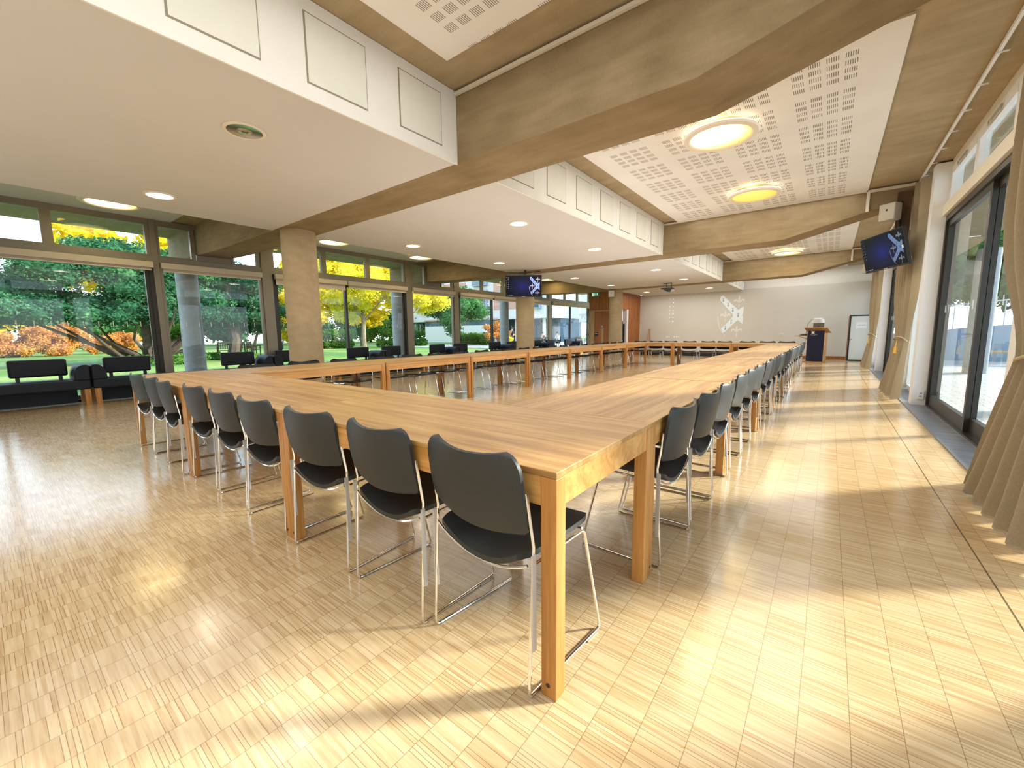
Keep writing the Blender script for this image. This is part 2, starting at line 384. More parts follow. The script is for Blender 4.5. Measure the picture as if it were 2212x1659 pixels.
# ------------------------------------------------------------------ camera
yaw, pit, rol = R(37.55), R(7.116), R(-0.675)
fwd = Vector((-math.sin(yaw) * math.cos(pit), math.cos(yaw) * math.cos(pit), -math.sin(pit)))
rt = Vector((math.cos(yaw), math.sin(yaw), 0)); up = rt.cross(fwd)
r2 = math.cos(rol) * rt + math.sin(rol) * up; u2 = -math.sin(rol) * rt + math.cos(rol) * up
cam = bpy.data.cameras.new('camera'); co = bpy.data.objects.new('camera', cam); C.objects.link(co)
co.matrix_world = Matrix(((r2.x, u2.x, -fwd.x, 0), (r2.y, u2.y, -fwd.y, 0), (r2.z, u2.z, -fwd.z, 1.2), (0, 0, 0, 1)))
cam.sensor_width = 36; cam.lens = 890 * 36 / 2212; cam.clip_end = 400; cam.clip_start = .02
SC.camera = co

# ------------------------------------------------------------------ room constants
XL, XR = -11.2, 1.28
PER = 6.54
ZC, ZS = 3.60, 2.92
YF, YB = -3.2, 20.7                 # near end wall, far wall
BEAMS = [(3.21 + PER * k, 3.85 + PER * k) for k in (0, 1, 2)]
def S(o, lab=None): return tag(o, lab, None, None, 'structure')

S(MB().box(-11.35, 1.32, YF - .2, 24.2, -.12, 0).build('floor', FLOOR), 'strip parquet floor of pale polished wood')
S(MB().box(-13.1, 3.25, YF - .2, 24.6, ZC, ZC + .35).build('ceiling', ROOFC), 'bare concrete roof slab above the room')
S(MB().box(-11.4, 1.5, YF - .2, YF, 0, ZC).build('wall_front', WALLC), 'cream end wall')
S(MB().box(-7.7, 1.32, YB, YB + .2, 0, 2.955).build('wall_back', WALLC), 'cream far wall that takes the projection')
S(MB().box(-3.15, 1.32, YB + .12, YB + .3, 2.955, ZC).build('wall_back_upper', DUCT), 'white strip of wall above the far wall')
S(MB().box(-1.05, .60, YB - .03, YB, 0, .12).build('baseboard_back', VENEER), 'reddish wooden baseboard on the far wall')
S(MB().box(-7.6, -1.3, YB - .05, YB, 0, .2).build('trim_1', BLACK), 'black low heater panel along the far wall')
# white ceiling panels
k = 0
for (x0, x1, y0, y1) in [(-2.83, .36, -2.2, 2.80), (-2.83, .36, 4.64, 9.75), (-2.83, .36, 11.18, 16.29), (-2.83, .36, 17.72, 20.66)]:
    k += 1
    S(MB().box(x0, x1, y0, y1, ZC - .025, ZC - .002).build('ceiling_panel', ACOU), 'white slotted acoustic ceiling panel')
for (x0, x1, y0, y1) in [(-11.16, -7.43, -3.1, 2.80), (-11.16, -7.43, 3.95, 9.35), (-11.16, -7.43, 10.45, 15.85), (-11.16, -7.43, 17, 22)]:
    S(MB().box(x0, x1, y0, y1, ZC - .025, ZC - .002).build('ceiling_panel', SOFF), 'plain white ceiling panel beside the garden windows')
# lowered white bulkheads between the beams, with access panels on the side face
pan = {0: [.87, 1.68, 2.50, .06, -.75], 1: [4.08, 4.89, 5.70, 6.51, 7.31, 8.13, 8.94], 2: [10.62 + .81 * i for i in range(7)], 3: [17.16 + .81 * i for i in range(4)]}
spans = [(YF, 3.21), (3.85, 9.75), (10.39, 16.29), (16.93, YB)]
for i, (y0, y1) in enumerate(spans):
    bh = thing('ceiling_bulkhead', 'lowered white ceiling bulkhead', None, (0, 0, 0), kind='structure')
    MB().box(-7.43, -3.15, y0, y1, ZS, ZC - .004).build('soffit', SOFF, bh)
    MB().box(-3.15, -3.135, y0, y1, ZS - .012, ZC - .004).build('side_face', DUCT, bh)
    for p in pan[i]:
        if p + .5 > y1: continue
        a = MB().box(-3.136, -3.131, p, p + .5, 3.02, 3.50).build('access_panel_rim', SHAD, bh)
        MB().box(-3.134, -3.129, p + .012, p + .494, 3.03, 3.492).build('access_panel', DUCTP, a)

# beams and columns
for i, (y0, y1) in enumerate(BEAMS):
    prof = [(-13.2, 3.0), (-11.3, 2.97), (-9.72, ZS - .005), (-.85, ZS - .005), (1.27, 3.44), (1.27, ZC + .02), (-13.2, ZC + .02)]
    b = MB().prism(prof, lambda x, z, d: (x, d, z), y0, y1).build('beam', CONC, bevel=.006)
    S(b, ['nearest', 'second', 'third and farthest'][i] + ' of the concrete beams crossing the ceiling')
    c = MB().cyl((-7.22, (y0 + y1) / 2, 0), (-7.22, (y0 + y1) / 2, ZS), .27, 40).build('column', COLC, smooth=True)
    S(c, 'round concrete column under the ' + ['nearest', 'second', 'third'][i] + ' beam')
    for xx in (-13.22, 3.2):
        c = MB().cyl((xx, (y0 + y1) / 2, -.2), (xx, (y0 + y1) / 2, 3.25), .235, 32).build('column', EXTC, smooth=True)
        S(c, 'grey round column outside the ' + ('garden' if xx < 0 else 'patio') + ' windows')
    # cable trunking on the beams
    t = thing('cable_trunking', 'white cable trunking running along the ' + ['nearest', 'second', 'third'][i] + ' concrete beam', 'trunking', (0, y0 - .008, 0), 0, 'white trunking on the beams')
    MB().box(-3.13, .36, -.03, 0, ZC - .055, ZC - .026).build('horizontal_run', CREAM, t)
    zb = 2.915 + (.36 + .85) / 2.12 * .525
    MB().box(.345, .39, -.03, 0, zb, ZC - .03).build('vertical_run', CREAM, t)
    MB().box(.39, .96, -.035, 0, ZC - .075, ZC - .03).build('horizontal_run', CREAM, t)

# ------------------------------------------------------------------ glazed side walls
fr_n = [0]; wn = [0]; dn = [0]; tn = [1]
SLIDE = [(-1.81, 2.43), (4.73, 8.84), (11.27, 15.38), (17.81, 21.92)]
FIXED = [(2.53, 4.49), (9.07, 11.03), (15.61, 17.57)]
def side_wall(X, s, left):
    zt0, zt1 = (2.72, 2.84) if left else (2.81, 2.97)
    nm = 'garden' if left else 'patio'
    FM = ALU if left else WHITE
    zh = 3.50
    def bx(mb, d0, d1, y0, y1, z0, z1):
        a, c = X + s * d0, X + s * d1
        return mb.box(min(a, c), max(a, c), y0, y1, z0, z1)
    def trim(name, mb, mat, lab):
        tn[0] += 1
        return S(mb.build('trim_%d' % tn[0], mat, bevel=.003), lab)
    y_lo, y_hi = YF, 24.2 if left else YB
    if left:
        trim('t', bx(MB(), -.07, .06, y_lo, y_hi, zt0, zt1), ALU, 'aluminium transom above the garden doors')
        trim('t', bx(MB(), -.06, .05, y_lo, y_hi, zh, ZC - .02), ALU, 'aluminium head rail of the garden windows')
        trim('t', bx(MB(), -.08, .05, y_lo, y_hi, 0, .05), ALU, 'floor track of the garden windows')
    else:
        trim('t', bx(MB(), -.10, .09, y_lo, y_hi, zt0, zt1), CREAM, 'cream boxed transom above the patio doors')
        trim('t', bx(MB(), -.10, .04, y_lo, y_hi, zh, ZC - .002), CREAM, 'cream head rail of the patio windows')
        trim('t', bx(MB(), -.05, .29, y_lo, y_hi, .001, .012), STRIPM, 'grey slate threshold strip along the patio doors')
    # posts
    for (a, c) in SLIDE:
        if a > YF:
            mb = MB(); bx(mb, -.08, .07 if left else .21, a - .24, a, 0, ZC - .03)
            trim('post', mb, ALU if left else WHITE, 'wide post between the %s windows' % nm)
        mb = MB(); bx(mb, -.08, .07 if left else (.21 if c > 3 else .04), c, c + (.1 if c < 3 else .23), 0, ZC - .03)
        trim('post', mb, ALU if left else WHITE, 'post at the end of the %s sliding doors' % nm)
    # sliding doors and clerestory panes above
    for (a, c) in SLIDE:
        if c > y_hi: c = y_hi - .05
        dn[0] += 1
        d = thing('door_%d' % dn[0], 'dark framed sliding glass door to the %s' % nm, None, (0, 0, 0), kind='structure')
        mb = MB(); bx(mb, -.09, .05, a, a + .07, 0, zt0); bx(mb, -.09, .05, c - .07, c, 0, zt0); bx(mb, -.09, .05, a + .07, c - .07, zt0 - .08, zt0); bx(mb, -.09, .05, a + .07, c - .07, 0, .035)
        mb.build('frame', BRONZE, d)
        ym = 6.72 - 4.73 + a
        for (p, q, dd) in ((a + .07, ym + .035, -.045), (ym - .035, c - .07, .0)):
            mb = MB(); w = .07
            bx(mb, dd - .025, dd + .025, p, p + w, .035, zt0 - .08); bx(mb, dd - .025, dd + .025, q - w, q, .035, zt0 - .08)
            bx(mb, dd - .025, dd + .025, p + w, q - w, .035, .19 if not left else .12); bx(mb, dd - .025, dd + .025, p + w, q - w, zt0 - .17, zt0 - .08)
            lf = mb.build('leaf', BRONZE, d)
            MB().quad((X + s * dd, p + w, .1), (X + s * dd, q - w, .1), (X + s * dd, q - w, zt0 - .16), (X + s * dd, p + w, zt0 - .16)).build('pane', GLASS, lf)
            mb = MB(); n = max(2, int((q - p - 2 * w) / .205))
            for i in range(n):
                yy = p + w + .08 + i * .205
                bx(mb, dd + .002, dd + .004, yy - .006, yy + .006, 1.41, 1.51)
            mb.build('safety_mark', WHITE, lf)
            if abs(q - (c - .07)) < .01 and left:
                mb = MB(); bx(mb, dd + .025, dd + .04, q - .06, q - .03, .95, 1.08); mb.build('handle', BLACK, lf)
        wn[0] += 1
        w_ = thing('window_%d' % wn[0], 'row of high panes above the %s doors' % nm, None, (0, 0, 0), kind='structure')
        L = (c - a) / 3
        for i in range(3):
            p, q = a + L * i, a + L * (i + 1)
            mb = MB()
            bx(mb, -.05, .04, p, p + .07, zt1, zh); bx(mb, -.05, .04, q - .07, q, zt1, zh)
            bx(mb, -.05, .04, p + .07, q - .07, zh - .04, zh); bx(mb, -.05, .04, p + .07, q - .07, zt1, zt1 + .04)
            f = mb.build('frame', FM if left else WHITE, w_)
            MB().quad((X, p + .06, zt1 + .03), (X, q - .06, zt1 + .03), (X, q - .06, zh - .03), (X, p + .06, zh - .03)).build('pane', GLASS, f)
            if not left:
                MB().box(X - .045, X - .005, p + .07, q - .07, zh - .13, zh - .04).build('vent_panel', WHITE, f)
                ym_ = (p + q) / 2
                MB().tube([(X - .06, ym_ - .22, zh - .115), (X - .06, ym_ - .22, zh - .07), (X - .06, ym_ + .22, zh - .07), (X - .06, ym_ + .22, zh - .115), (X - .06, ym_ - .21, zh - .115)], .007, 6).build('handle_loop', GREYP, f)
    # fixed windows that straddle the beams
    for i, (a, c) in enumerate(FIXED):
        b0, b1 = BEAMS[i]
        wn[0] += 1
        w_ = thing('window_%d' % wn[0], 'fixed %s window under the end of a concrete beam' % nm, None, (0, 0, 0), kind='structure')
        mb = MB(); bx(mb, -.05, .04, a, a + .06, .05, zt0); bx(mb, -.05, .04, c - .06, c, .05, zt0); bx(mb, -.05, .04, a + .06, c - .06, zt0 - .05, zt0); bx(mb, -.05, .04, a + .06, c - .06, .05, .12)
        f = mb.build('frame', FM, w_)
        MB().quad((X, a + .05, .1), (X, c - .05, .1), (X, c - .05, zt0 - .03), (X, a + .05, zt0 - .03)).build('pane', GLASS, f)
        mb = MB()
        for j in range(8):
            yy = a + .15 + j * .225; bx(mb, .002, .004, yy - .006, yy + .006, 1.41, 1.51)
        mb.build('safety_mark', WHITE, f)
        for (p, q) in ((a, b0 - .02), (b1 + .02, c)):
            mb = MB(); bx(mb, -.05, .04, p, p + .05, zt1, zh); bx(mb, -.05, .04, q - .08, q, zt1, zh)
            bx(mb, -.05, .04, p + .05, q - .08, zh - .04, zh); bx(mb, -.05, .04, p + .05, q - .08, zt1, zt1 + .03)
            f = mb.build('frame', FM, w_)
            MB().quad((X, p + .04, zt1 + .02), (X, q - .07, zt1 + .02), (X, q - .07, zh - .03), (X, p + .04, zh - .03)).build('pane', GLASS, f)
        if left:
            mb = MB(); bx(mb, -.03, .02, b0, b1, zt1, 2.975); mb.build('infill_panel', ALU, w_)
side_wall(XL, 1, True)
side_wall(XR, -1, False)

# roller blind boxes over the garden windows
nb = 0
def blind(y0, y1, drop, lab):
    t = thing('roller_blind', lab, 'blind', (XL + .11, y0, 2.60), 0, 'roller blinds over the garden windows')
    MB().box(-.05, .05, 0, y1 - y0, 0, .118).build('cassette', BLIND, t, bevel=.008)
    MB().box(-.012, -.008, .03, y1 - y0 - .03, -drop, 0).build('fabric', BLIND, t)
    MB().cyl((-.01, .03, -drop - .012), (-.01, y1 - y0 - .03, -drop - .012), .014, 8).build('bottom_bar', CREAM, t, smooth=True)
blind(-1.75, 2.42, .03, 'long cream roller blind box over the leftmost pair of garden doors')
blind(2.55, 4.47, .04, 'cream roller blind box on the fixed pane left of the near column')
blind(4.76, 6.70, .12, 'cream roller blind box with lowered cloth behind the near column')
blind(6.74, 8.84, .05, 'cream roller blind box right of the near column over the yellow tree')
blind(9.09, 11.01, .05, 'cream roller blind box on the fixed pane under the second beam')
blind(11.30, 13.26, .04, 'cream roller blind box over the door left of the hanging screen')
blind(13.30, 15.36, .06, 'cream roller blind box over the door behind the hanging screen')
blind(15.63, 17.55, .06, 'cream roller blind box on the fixed pane right of the second column')
blind(17.84, 21.90, .05, 'cream roller blind box over the farthest garden doors')

# ------------------------------------------------------------------ wood clad lobby at the far left
LW = S(MB().box(-9.25, -9.02, 18.2, 18.35, 0, 2.2).build('wall_lobby_strip', LIGHTW), 'pale wood strip beside the lobby door')
S(MB().box(-9.25, -7.9, 18.2, 18.35, 2.2, ZC).build('wall_lobby', VENEER), 'orange veneered lobby wall above the door')
S(MB().box(-8.08, -7.7, 18.2, 18.3, 0, 2.2).box(-7.9, -7.7, 18.2, 18.3, 2.2, ZC).build('wall_lobby_corner', VENEER), 'orange veneered wall corner behind the column')
S(MB().box(-7.9, -7.7, 19.2, YB, 0, ZC).box(-7.9, -7.7, 18.3, 19.2, 2.22, ZC).build('wall_lobby_side', VENEER), 'orange veneered wall beside the projection')
d = thing('door_9', 'orange wooden door with tall narrow vision strip', None, (0, 0, 0), kind='structure')
MB().box(-9.02, -8.08, 18.19, 18.23, 2.15, 2.2).box(-9.02, -8.98, 18.19, 18.23, 0, 2.15).box(-8.12, -8.08, 18.19, 18.23, 0, 2.15).build('frame', LIGHTW, d)
lf = MB().box(-8.98, -8.12, 18.22, 18.27, 0, 2.15).build('leaf', VENEER, d)
MB().box(-8.62, -8.50, 18.21, 18.22, .5, 1.35).build('vision_strip', LIGHTW, lf)
MB().cyl((-8.58, 18.19, 1.43), (-8.58, 18.22, 1.43), .05, 16).build('disc_sign', GREYP, lf)
pl = MB().box(-8.97, -8.80, 18.205, 18.22, .99, 1.17).build('lock_plate', BLACK, lf)
MB().box(-8.945, -8.83, 18.203, 18.205, 1.09, 1.12).build('plate_text', WHITE, lf)
wn[0] += 1
w_ = thing('window_%d' % wn[0], 'tall glazed opening with dark crossbars in the lobby wall', None, (0, 0, 0), kind='structure')
MB().box(-7.9, -7.7, 19.0, 19.2, 0, 2.22).build('jamb', WHITE, w_)
mb = MB()
for zz in (.62, .86, 1.1, 1.36): mb.box(-7.84, -7.8, 18.3, 18.94, zz - .02, zz + .02)
mb.box(-7.85, -7.79, 18.94, 19.0, 0, 1.55).box(-7.84, -7.8, 18.3, 18.94, 0, .5).build('crossbar', BLACK, w_)
t = thing('exit_sign', 'small green emergency exit sign on orange veneered wall', 'sign', (-8.915, 18.12, 2.84))
MB().box(-.18, .18, 0, .06, 0, .19).build('panel', GREEN, t)
mb = MB(); mb.box(-.155, -.085, -.004, 0, .02, .17)
mb.poly([(-.035, -.003, .03), (-.005, -.003, .03), (-.005, -.003, .12), (.015, -.003, .12), (-.02, -.003, .165), (-.055, -.003, .12), (-.035, -.003, .12)])
mb.lathe([(.0, 0), (.016, 0)], 10, (0, 0, 0))
for i in range(len(mb.v) - 20, len(mb.v)):
    x, y, z = mb.v[i]; mb.v[i] = (x + .105, -.003, y + .155)
mb.poly([(.075, -.003, .14), (.115, -.003, .14), (.145, -.003, .10), (.135, -.003, .095), (.112, -.003, .118), (.115, -.003, .085), (.15, -.003, .05), (.14, -.003, .025), (.12, -.003, .055), (.095, -.003, .075), (.07, -.003, .025), (.055, -.003, .03), (.085, -.003, .085), (.085, -.003, .12), (.06, -.003, .105), (.052, -.003, .112)])
mb.build('pictogram', EXW, t)
t = thing('fire_call_point', 'small red fire call point on the last window post', 'call point', (XL + .07, 21.97, 1.05))
MB().box(0, .05, -.05, .05, -.05, .05).build('housing', RED, t); MB().box(.05, .052, -.03, .03, -.03, .03).build('glass_plate', BLACK, t)

# ------------------------------------------------------------------ tables
TL, TW, TH = 1.835, .85, .776
def make_table(label, group):
    t = thing('conference_table', label, 'table', group=group)
    hl, hw = TL / 2, TW / 2
    MB().box(-hl, hl, -hw, hw, TH - .022, TH).build('tabletop', OAKT, t, bevel=.003)
    for sx in (-1, 1):
        for sy in (-1, 1):
            x0, y0 = sx * hl, sy * hw
            g = MB().box(min(x0, x0 - sx * .058), max(x0, x0 - sx * .058), min(y0, y0 - sy * .058), max(y0, y0 - sy * .058), 0, TH - .022).build('leg', OAKL, t, bevel=.003)
            MB().cyl((x0 - sx * .031, y0 + sy * .001, .045), (x0 - sx * .031, y0 - sy * .004, .045), .008, 10).build('bolt', BOLT, g)
    zb = .657
    for sy in (-1, 1):
        y0 = sy * (hw - .004); MB().box(-hl + .058, hl - .058, min(y0, y0 - sy * .024), max(y0, y0 - sy * .024), zb, TH - .022).build('apron', OAKA, t)
    for sx in (-1, 1):
        x0 = sx * (hl - .004); MB().box(min(x0, x0 - sx * .024), max(x0, x0 - sx * .024), -hw + .058, hw - .058, zb, TH - .022).build('apron', OAKA, t)
    return t
STEP = 1.855
Y0 = 1.887
tab0 = make_table('x', 'oak tables set in a large rectangle')
def put_table(loc, rz, lab, first=[True]):
    if first[0]:
        first[0] = False; tab0.location = loc; tab0.rotation_euler = (0, 0, rz); tab0['label'] = lab
    else: dup(tab0, loc, rz, lab)
for i in range(3):
    put_table((-.63 - TL / 2 - i * 1.84, 1.035 + TW / 2, 0), 0, ['oak table at the near right corner of the rectangle', 'middle oak table of the near row, with three chairs before it', 'oak table at the near left corner by the sofas'][i])
for i in range(7):
    put_table((-.63 - TW / 2, Y0 + TL / 2 + i * STEP, 0), R(90), '%s oak table from the near end in the patio-side row' % ORD[i])
for i in range(7):
    put_table((-5.25 - TW / 2, Y0 + TL / 2 + i * STEP, 0), R(90), '%s oak table from the near end in the garden-side row' % ORD[i])
YFAR = Y0 + 7 * STEP + .005
for i in range(3):
    put_table((-.66 - TL / 2 - i * 1.84, YFAR + TW / 2, 0), R(180), ['far row oak table at the lectern end', 'middle oak table of the far row', 'far row oak table at the column end'][i])

# ------------------------------------------------------------------ chairs (sled base stacking chairs)
def make_chair(group):
    t = thing('stacking_chair', 'x', 'chair', group=group)
    def seat(u, v):                                   # u across, v rear -> front
        x = (u - .5) * 2; w = .228 - .03 * (abs(v - .5) * 2) ** 6
        e = .062 * (1 - .85 * v) * (1 - abs(x) ** 2.2)
        z = .462 + .018 * v - e - .03 * max(0, v - .86) ** 2 / .02 * .35
        return (x * w, .012 + .405 * v, z)
    MB().shell(seat, 13, 11, (0, 0, 1), .02).build('seat', LEATH, t, smooth=True)
    def back(u, v0):
        x = (u - .5) * 2
        v = (1 - math.cos(PI * v0)) / 2 * .75 + v0 * .25
        H_ = .262; r_ = .062 if v > .5 else .05; dd = min(v, 1 - v) * H_
        ins = 0 if dd >= r_ else r_ - math.sqrt(max(0, r_ * r_ - (r_ - dd) ** 2))
        w = .246 - .006 * v - ins
        zt = .545 + H_ * v + .018 * x * x * (v ** 3) - .012 * (1 - x * x) * (1 - v) ** 3
        y = .026 - .044 * v - .036 * (1 - x * x) - .008 * math.sin(v * PI)
        return (x * w, y, zt)
    MB().shell(back, 17, 19, (0, .95, .18), .013).build('backrest', LEATH, t, smooth=True)
    for s in (-1, 1):
        P = [(s * .243, .012, .702), (s * .25, .022, .60), (s * .252, .034, .52), (s * .253, .03, .46), (s * .255, .006, .05), (s * .255, .006, .022), (s * .254, .014, .008), (s * .253, .03, .006),
             (s * .245, .43, .006), (s * .2445, .446, .009), (s * .244, .449, .022), (s * .236, .35, .44), (s * .2355, .345, .452), (s * .235, .33, .458), (s * .236, .20, .452), (s * .24, .05, .448)]
        f = MB().tube(P, .0056, 8).build('sled_frame', CHROME, t, smooth=True)
        MB().box(s * .262 - .003, s * .262 + .003, .014, .032, .17, .50).build('linking_strap', STEEL, f)
        MB().box(s * .25 - .008, s * .25 + .008, .35, .42, .001, .006).build('glide', GREYP, f)
    def rod(y, v):
        return [(x * .238, y, seat(x / 2 + .5, v)[2] - .006) for x in [i / 6 for i in range(-6, 7)]]
    MB().tube(rod(.02, .0), .0052, 6).build('seat_rod', CHROME, t, smooth=True)
    MB().tube(rod(.33, .78), .0052, 6).build('seat_rod', CHROME, t, smooth=True)
    return t
ch0 = make_chair('black chairs around the tables')
def put_chair(loc, rz, lab, first=[True]):
    if first[0]:
        first[0] = False; ch0.location = loc; ch0.rotation_euler = (0, 0, rz); ch0['label'] = lab
    else: dup(ch0, loc, rz, lab)
fx = [-.960, -1.515, -2.11, -2.775, -3.365, -3.957, -4.64, -5.165, -5.71]
fy = [1.013, 1.02, 1.02, 1.018, 1.03, 1.03, 1.0, 1.02, 1.015]
for i, x in enumerate(fx):
    put_chair((x, fy[i], 0), R([-6, -2.5, 2.5, 1.2, 0, .8, -2, 0, 1][i]), 'black chair, back to the viewer, %s from the near right table corner' % ORD[i])
ry = [2.255, 2.82, 3.40, 4.11, 4.705, 5.30]; ry += [ry[j] + STEP * k for k in (2, 4) for j in range(6)] + [ry[j] + STEP * 6 for j in range(3)]
ry = ry[:21]
for i, y in enumerate(ry):
    put_chair((-.595 + rnd.uniform(-.01, .012), y, 0), R(90 + rnd.uniform(-1.5, 1.5)), 'black chair on the sunlit patio side, %s from the near end' % ORD[i])
ly = [2.32, 2.97, 3.60, 4.33, 4.95, 5.58, 6.27, 6.95, 7.55]
ly += [y + 3 * STEP for y in ly[0:3]] + [y + 3 * STEP for y in ly[3:6]] + [y + 3 * STEP for y in ly[6:9]] + [y + 6 * STEP for y in ly[0:3]]
for i, y in enumerate(ly):
    put_chair((-6.15 + rnd.uniform(-.03, .02), y, 0), R(-90 + rnd.uniform(-3, 3)), 'black chair on the garden side facing inward, %s from the near end' % ORD[i])
gx = [-5.81, -5.21, -4.66, -4.0, -3.385, -2.855, -2.175, -1.60, -1.07]
for i, x in enumerate(gx):
    put_chair((x, YFAR + TW + .02 + rnd.uniform(-.01, .02), 0), R(180 + rnd.uniform(-2, 2)), 'black chair at the far row before the projection, %s from the column end' % ORD[i])

# ------------------------------------------------------------------ sofas along the garden windows
def make_sofa(s):
    """s=+1: arm at the +y end, junction at y=0, sofa runs to -y"""
    t = thing('sofa', 'x', 'sofa', group='navy sofas along the garden windows')
    def Y(a, b): return (min(-s * a, -s * b), max(-s * a, -s * b))
    y0, y1 = Y(.012, 1.53)
    MB().box(-.30, .31, y0, y1, .285, .455).build('seat', SOFA, t, bevel=.025)
    prof = []
    for i in range(13):
        a = PI / 2 * i / 12; prof.append((.012 + .07 + .13 * math.sin(a), .455 + .265 * math.cos(a) ** .75 if i < 12 else .45))
    prof = [(.012, .45), (.012, .70), (.035, .72)] + prof
    MB().prism(prof, lambda y, z, d: (d, -s * y, z), -.30, .31).build('armrest', SOFA, t, smooth=True, bevel=.015)
    y0, y1 = Y(.235, .925)
    bk = MB().box(-.235, -.145, y0, y1, .525, .825).build('back_cushion', SOFA, t, bevel=.03)
    for yy in (.33, .83):
        a, c = Y(yy - .025, yy + .025); MB().box(-.205, -.165, a, c, .44, .55).build('back_post', BLACK, bk)
    y0, y1 = Y(.16, 1.42)
    MB().box(-.12, -.06, y0, y1, .03, .29).build('lower_panel', SOFA, t)
    for xx in (.22, -.28):
        for yy in (.03, 1.43):
            a, c = Y(yy, yy + .075); MB().box(xx, xx + .075, a, c, 0, .29).build('leg', OAKL, t)
    return t
sA, sB = make_sofa(1), make_sofa(-1)
names = ['leftmost', 'second', 'third', 'fourth', 'fifth', 'sixth', 'seventh']
junc = [1.235, 4.32, 7.43, 10.52, 13.68, 16.75, 19.70]
for i, y in enumerate(junc):
    where = 'sofa pair by the garden windows'
    la = 'navy sofa with oak legs, left half of the %s %s' % (names[i], where)
    lb = 'navy sofa with oak legs, right half of the %s %s' % (names[i], where)
    if i == 0:
        sA.location = sB.location = (-10.75, y, 0); sA['label'] = la; sB['label'] = lb
    else:
        dup(sA, (-10.75, y, 0), 0, la); dup(sB, (-10.75, y, 0), 0, lb)

# ------------------------------------------------------------------ luminaires
def make_round(diff):
    t = thing('round_ceiling_lamp', 'x', 'ceiling lamp', group='large round ceiling lamps')
    MB().lathe([(.30, .06), (.30, .0), (.30, .06)], 40).lathe([(.285, .09), (.285, 0)], 40).build('drum', RING, t, smooth=True)
    MB().lathe([(.33, -.05), (.345, -.062), (.40, -.055), (.415, -.035), (.40, -.015), (.33, -.012), (.33, -.05)], 56).build('ring', RING, t, smooth=True)
    MB().lathe([(.335, -.045), (.28, -.035), (.18, -.01), (.08, .005), (.001, .008)], 48).build('diffuser', diff, t, smooth=True)
    return t
def lamp(name, kind, loc, energy, col, size, rot=(0, 0, 0), **kw):
    l = bpy.data.lights.new(name, kind); l.energy = energy; l.color = col
    if kind == 'AREA': l.shape = 'DISK'; l.size = size
    else: l.shadow_soft_size = size
    for k_, v_ in kw.items(): setattr(l, k_, v_)
    o = bpy.data.objects.new(name, l); C.objects.link(o); o.location = loc; o.rotation_euler = rot
    return o
A = make_round(LAMPHOT); Bp = make_round(LAMPWARM)
A.location = (-1.2, 5.7, 3.535); A['label'] = 'brightly lit large round lamp on slotted ceiling behind the nearest beam'
Bp.location = (-1.2, 8.46, 3.535); Bp['label'] = 'dim yellow round lamp on slotted ceiling before the second beam'
dup(A, (-1.2, 15.35, 3.535), 0, 'small looking round lamp before the third beam on the slotted ceiling')
for i, y in enumerate([1.71, 5.77, 8.56, 12.3, 15.7]):
    dup(A, (-10.0, y, 3.535), 0, ['leftmost round lamp glowing above the garden doors', 'round lamp glowing just right of the near column', 'round lamp glowing before the second beam on the garden side', 'round lamp hidden behind the second beam', 'round lamp glowing right behind the hanging screen'][i])
for (x, y) in [(-1.2, 5.7), (-1.2, 8.46), (-1.2, 15.35), (-10, 1.71), (-10, 5.77), (-10, 8.56), (-10, 12.3), (-10, 15.7)]:
    lamp('round_lamp_light', 'AREA', (x, y, 3.43), 11, (1, .78, .36), .8)
    lamp('round_lamp_glow', 'POINT', (x, y - .36, 3.545), 1.6, (1, .62, .10), .05)
def make_down(refl):
    t = thing('recessed_downlight', 'x', 'downlight', group='recessed downlights in the lowered ceiling')
    MB().lathe([(.132, -.010), (.145, -.014), (.158, -.008), (.160, .0)], 32).build('rim', RING, t, smooth=True)
    MB().lathe([(.134, -.010), (.10, -.006), (.05, -.004)], 32).build('reflector', refl, t, smooth=True)
    MB().lathe([(.055, -.005), (.03, -.009), (.001, -.010)], 20).build('lamp', BULB if refl == REFLIT else REFL, t)
    return t
D0 = make_down(REFL); D1 = make_down(REFLIT)
dy = [1.59, 5.48, 8.16, 12.0, 14.8, 18.55]
first = True
for xi, x in enumerate((-4.04, -6.63)):
    for i, y in enumerate(dy):
        lab = '%s downlight from the near end, in the ceiling line %s' % (ORD[i], ['nearer the patio', 'nearer the garden windows'][xi])
        p = (x, y, ZS - .09) if False else (x, y, ZS - .001)
        if i == 0 and xi == 0: D0.location = p; D0['label'] = lab
        elif first: D1.location = p; D1['label'] = lab; first = False
        else: dup(D1, p, 0, lab)
        lamp('downlight_light', 'AREA', (x, y, ZS - .03), 4, (1, .90, .74), .3)

# ------------------------------------------------------------------ crest drawing (shared by screens and projection)
SALT = [(230, 385), (225, 320), (250, 268), (300, 248), (350, 275), (570, 500), (785, 692), (935, 600), (948, 660), (935, 800), (905, 850), (938, 900), (932, 1110), (785, 990), (400, 1350), (345, 1372), (295, 1235), (470, 1070), (640, 880), (622, 805), (430, 610)]
def lis(cx, cy, k=1.0):
    c = [(0, -185), (22, -130), (32, -80), (28, -20), (12, 40), (-12, 40), (-28, -20), (-32, -80), (-22, -130)]
    sd = [(25, 20), (40, -35), (85, -72), (130, -72), (160, -40), (150, 10), (135, 25), (125, -10), (95, -25), (60, 0), (40, 35)]
    st = [(-14, 110), (-8, 60), (8, 60), (14, 110), (8, 180), (-8, 180)]
    return [[(cx + x * k, cy + y * k) for x, y in q] for q in (c, sd, [(-x, y) for x, y in reversed(sd)], st)]
ARC = [(165, 860), (185, 860), (205, 1010), (250, 1180), (320, 1330), (440, 1455), (430, 1465), (305, 1340), (228, 1190), (180, 1020)]
SPOTS = [(325, 370), (475, 520), (625, 680), (790, 840), (595, 1040), (425, 1215)]
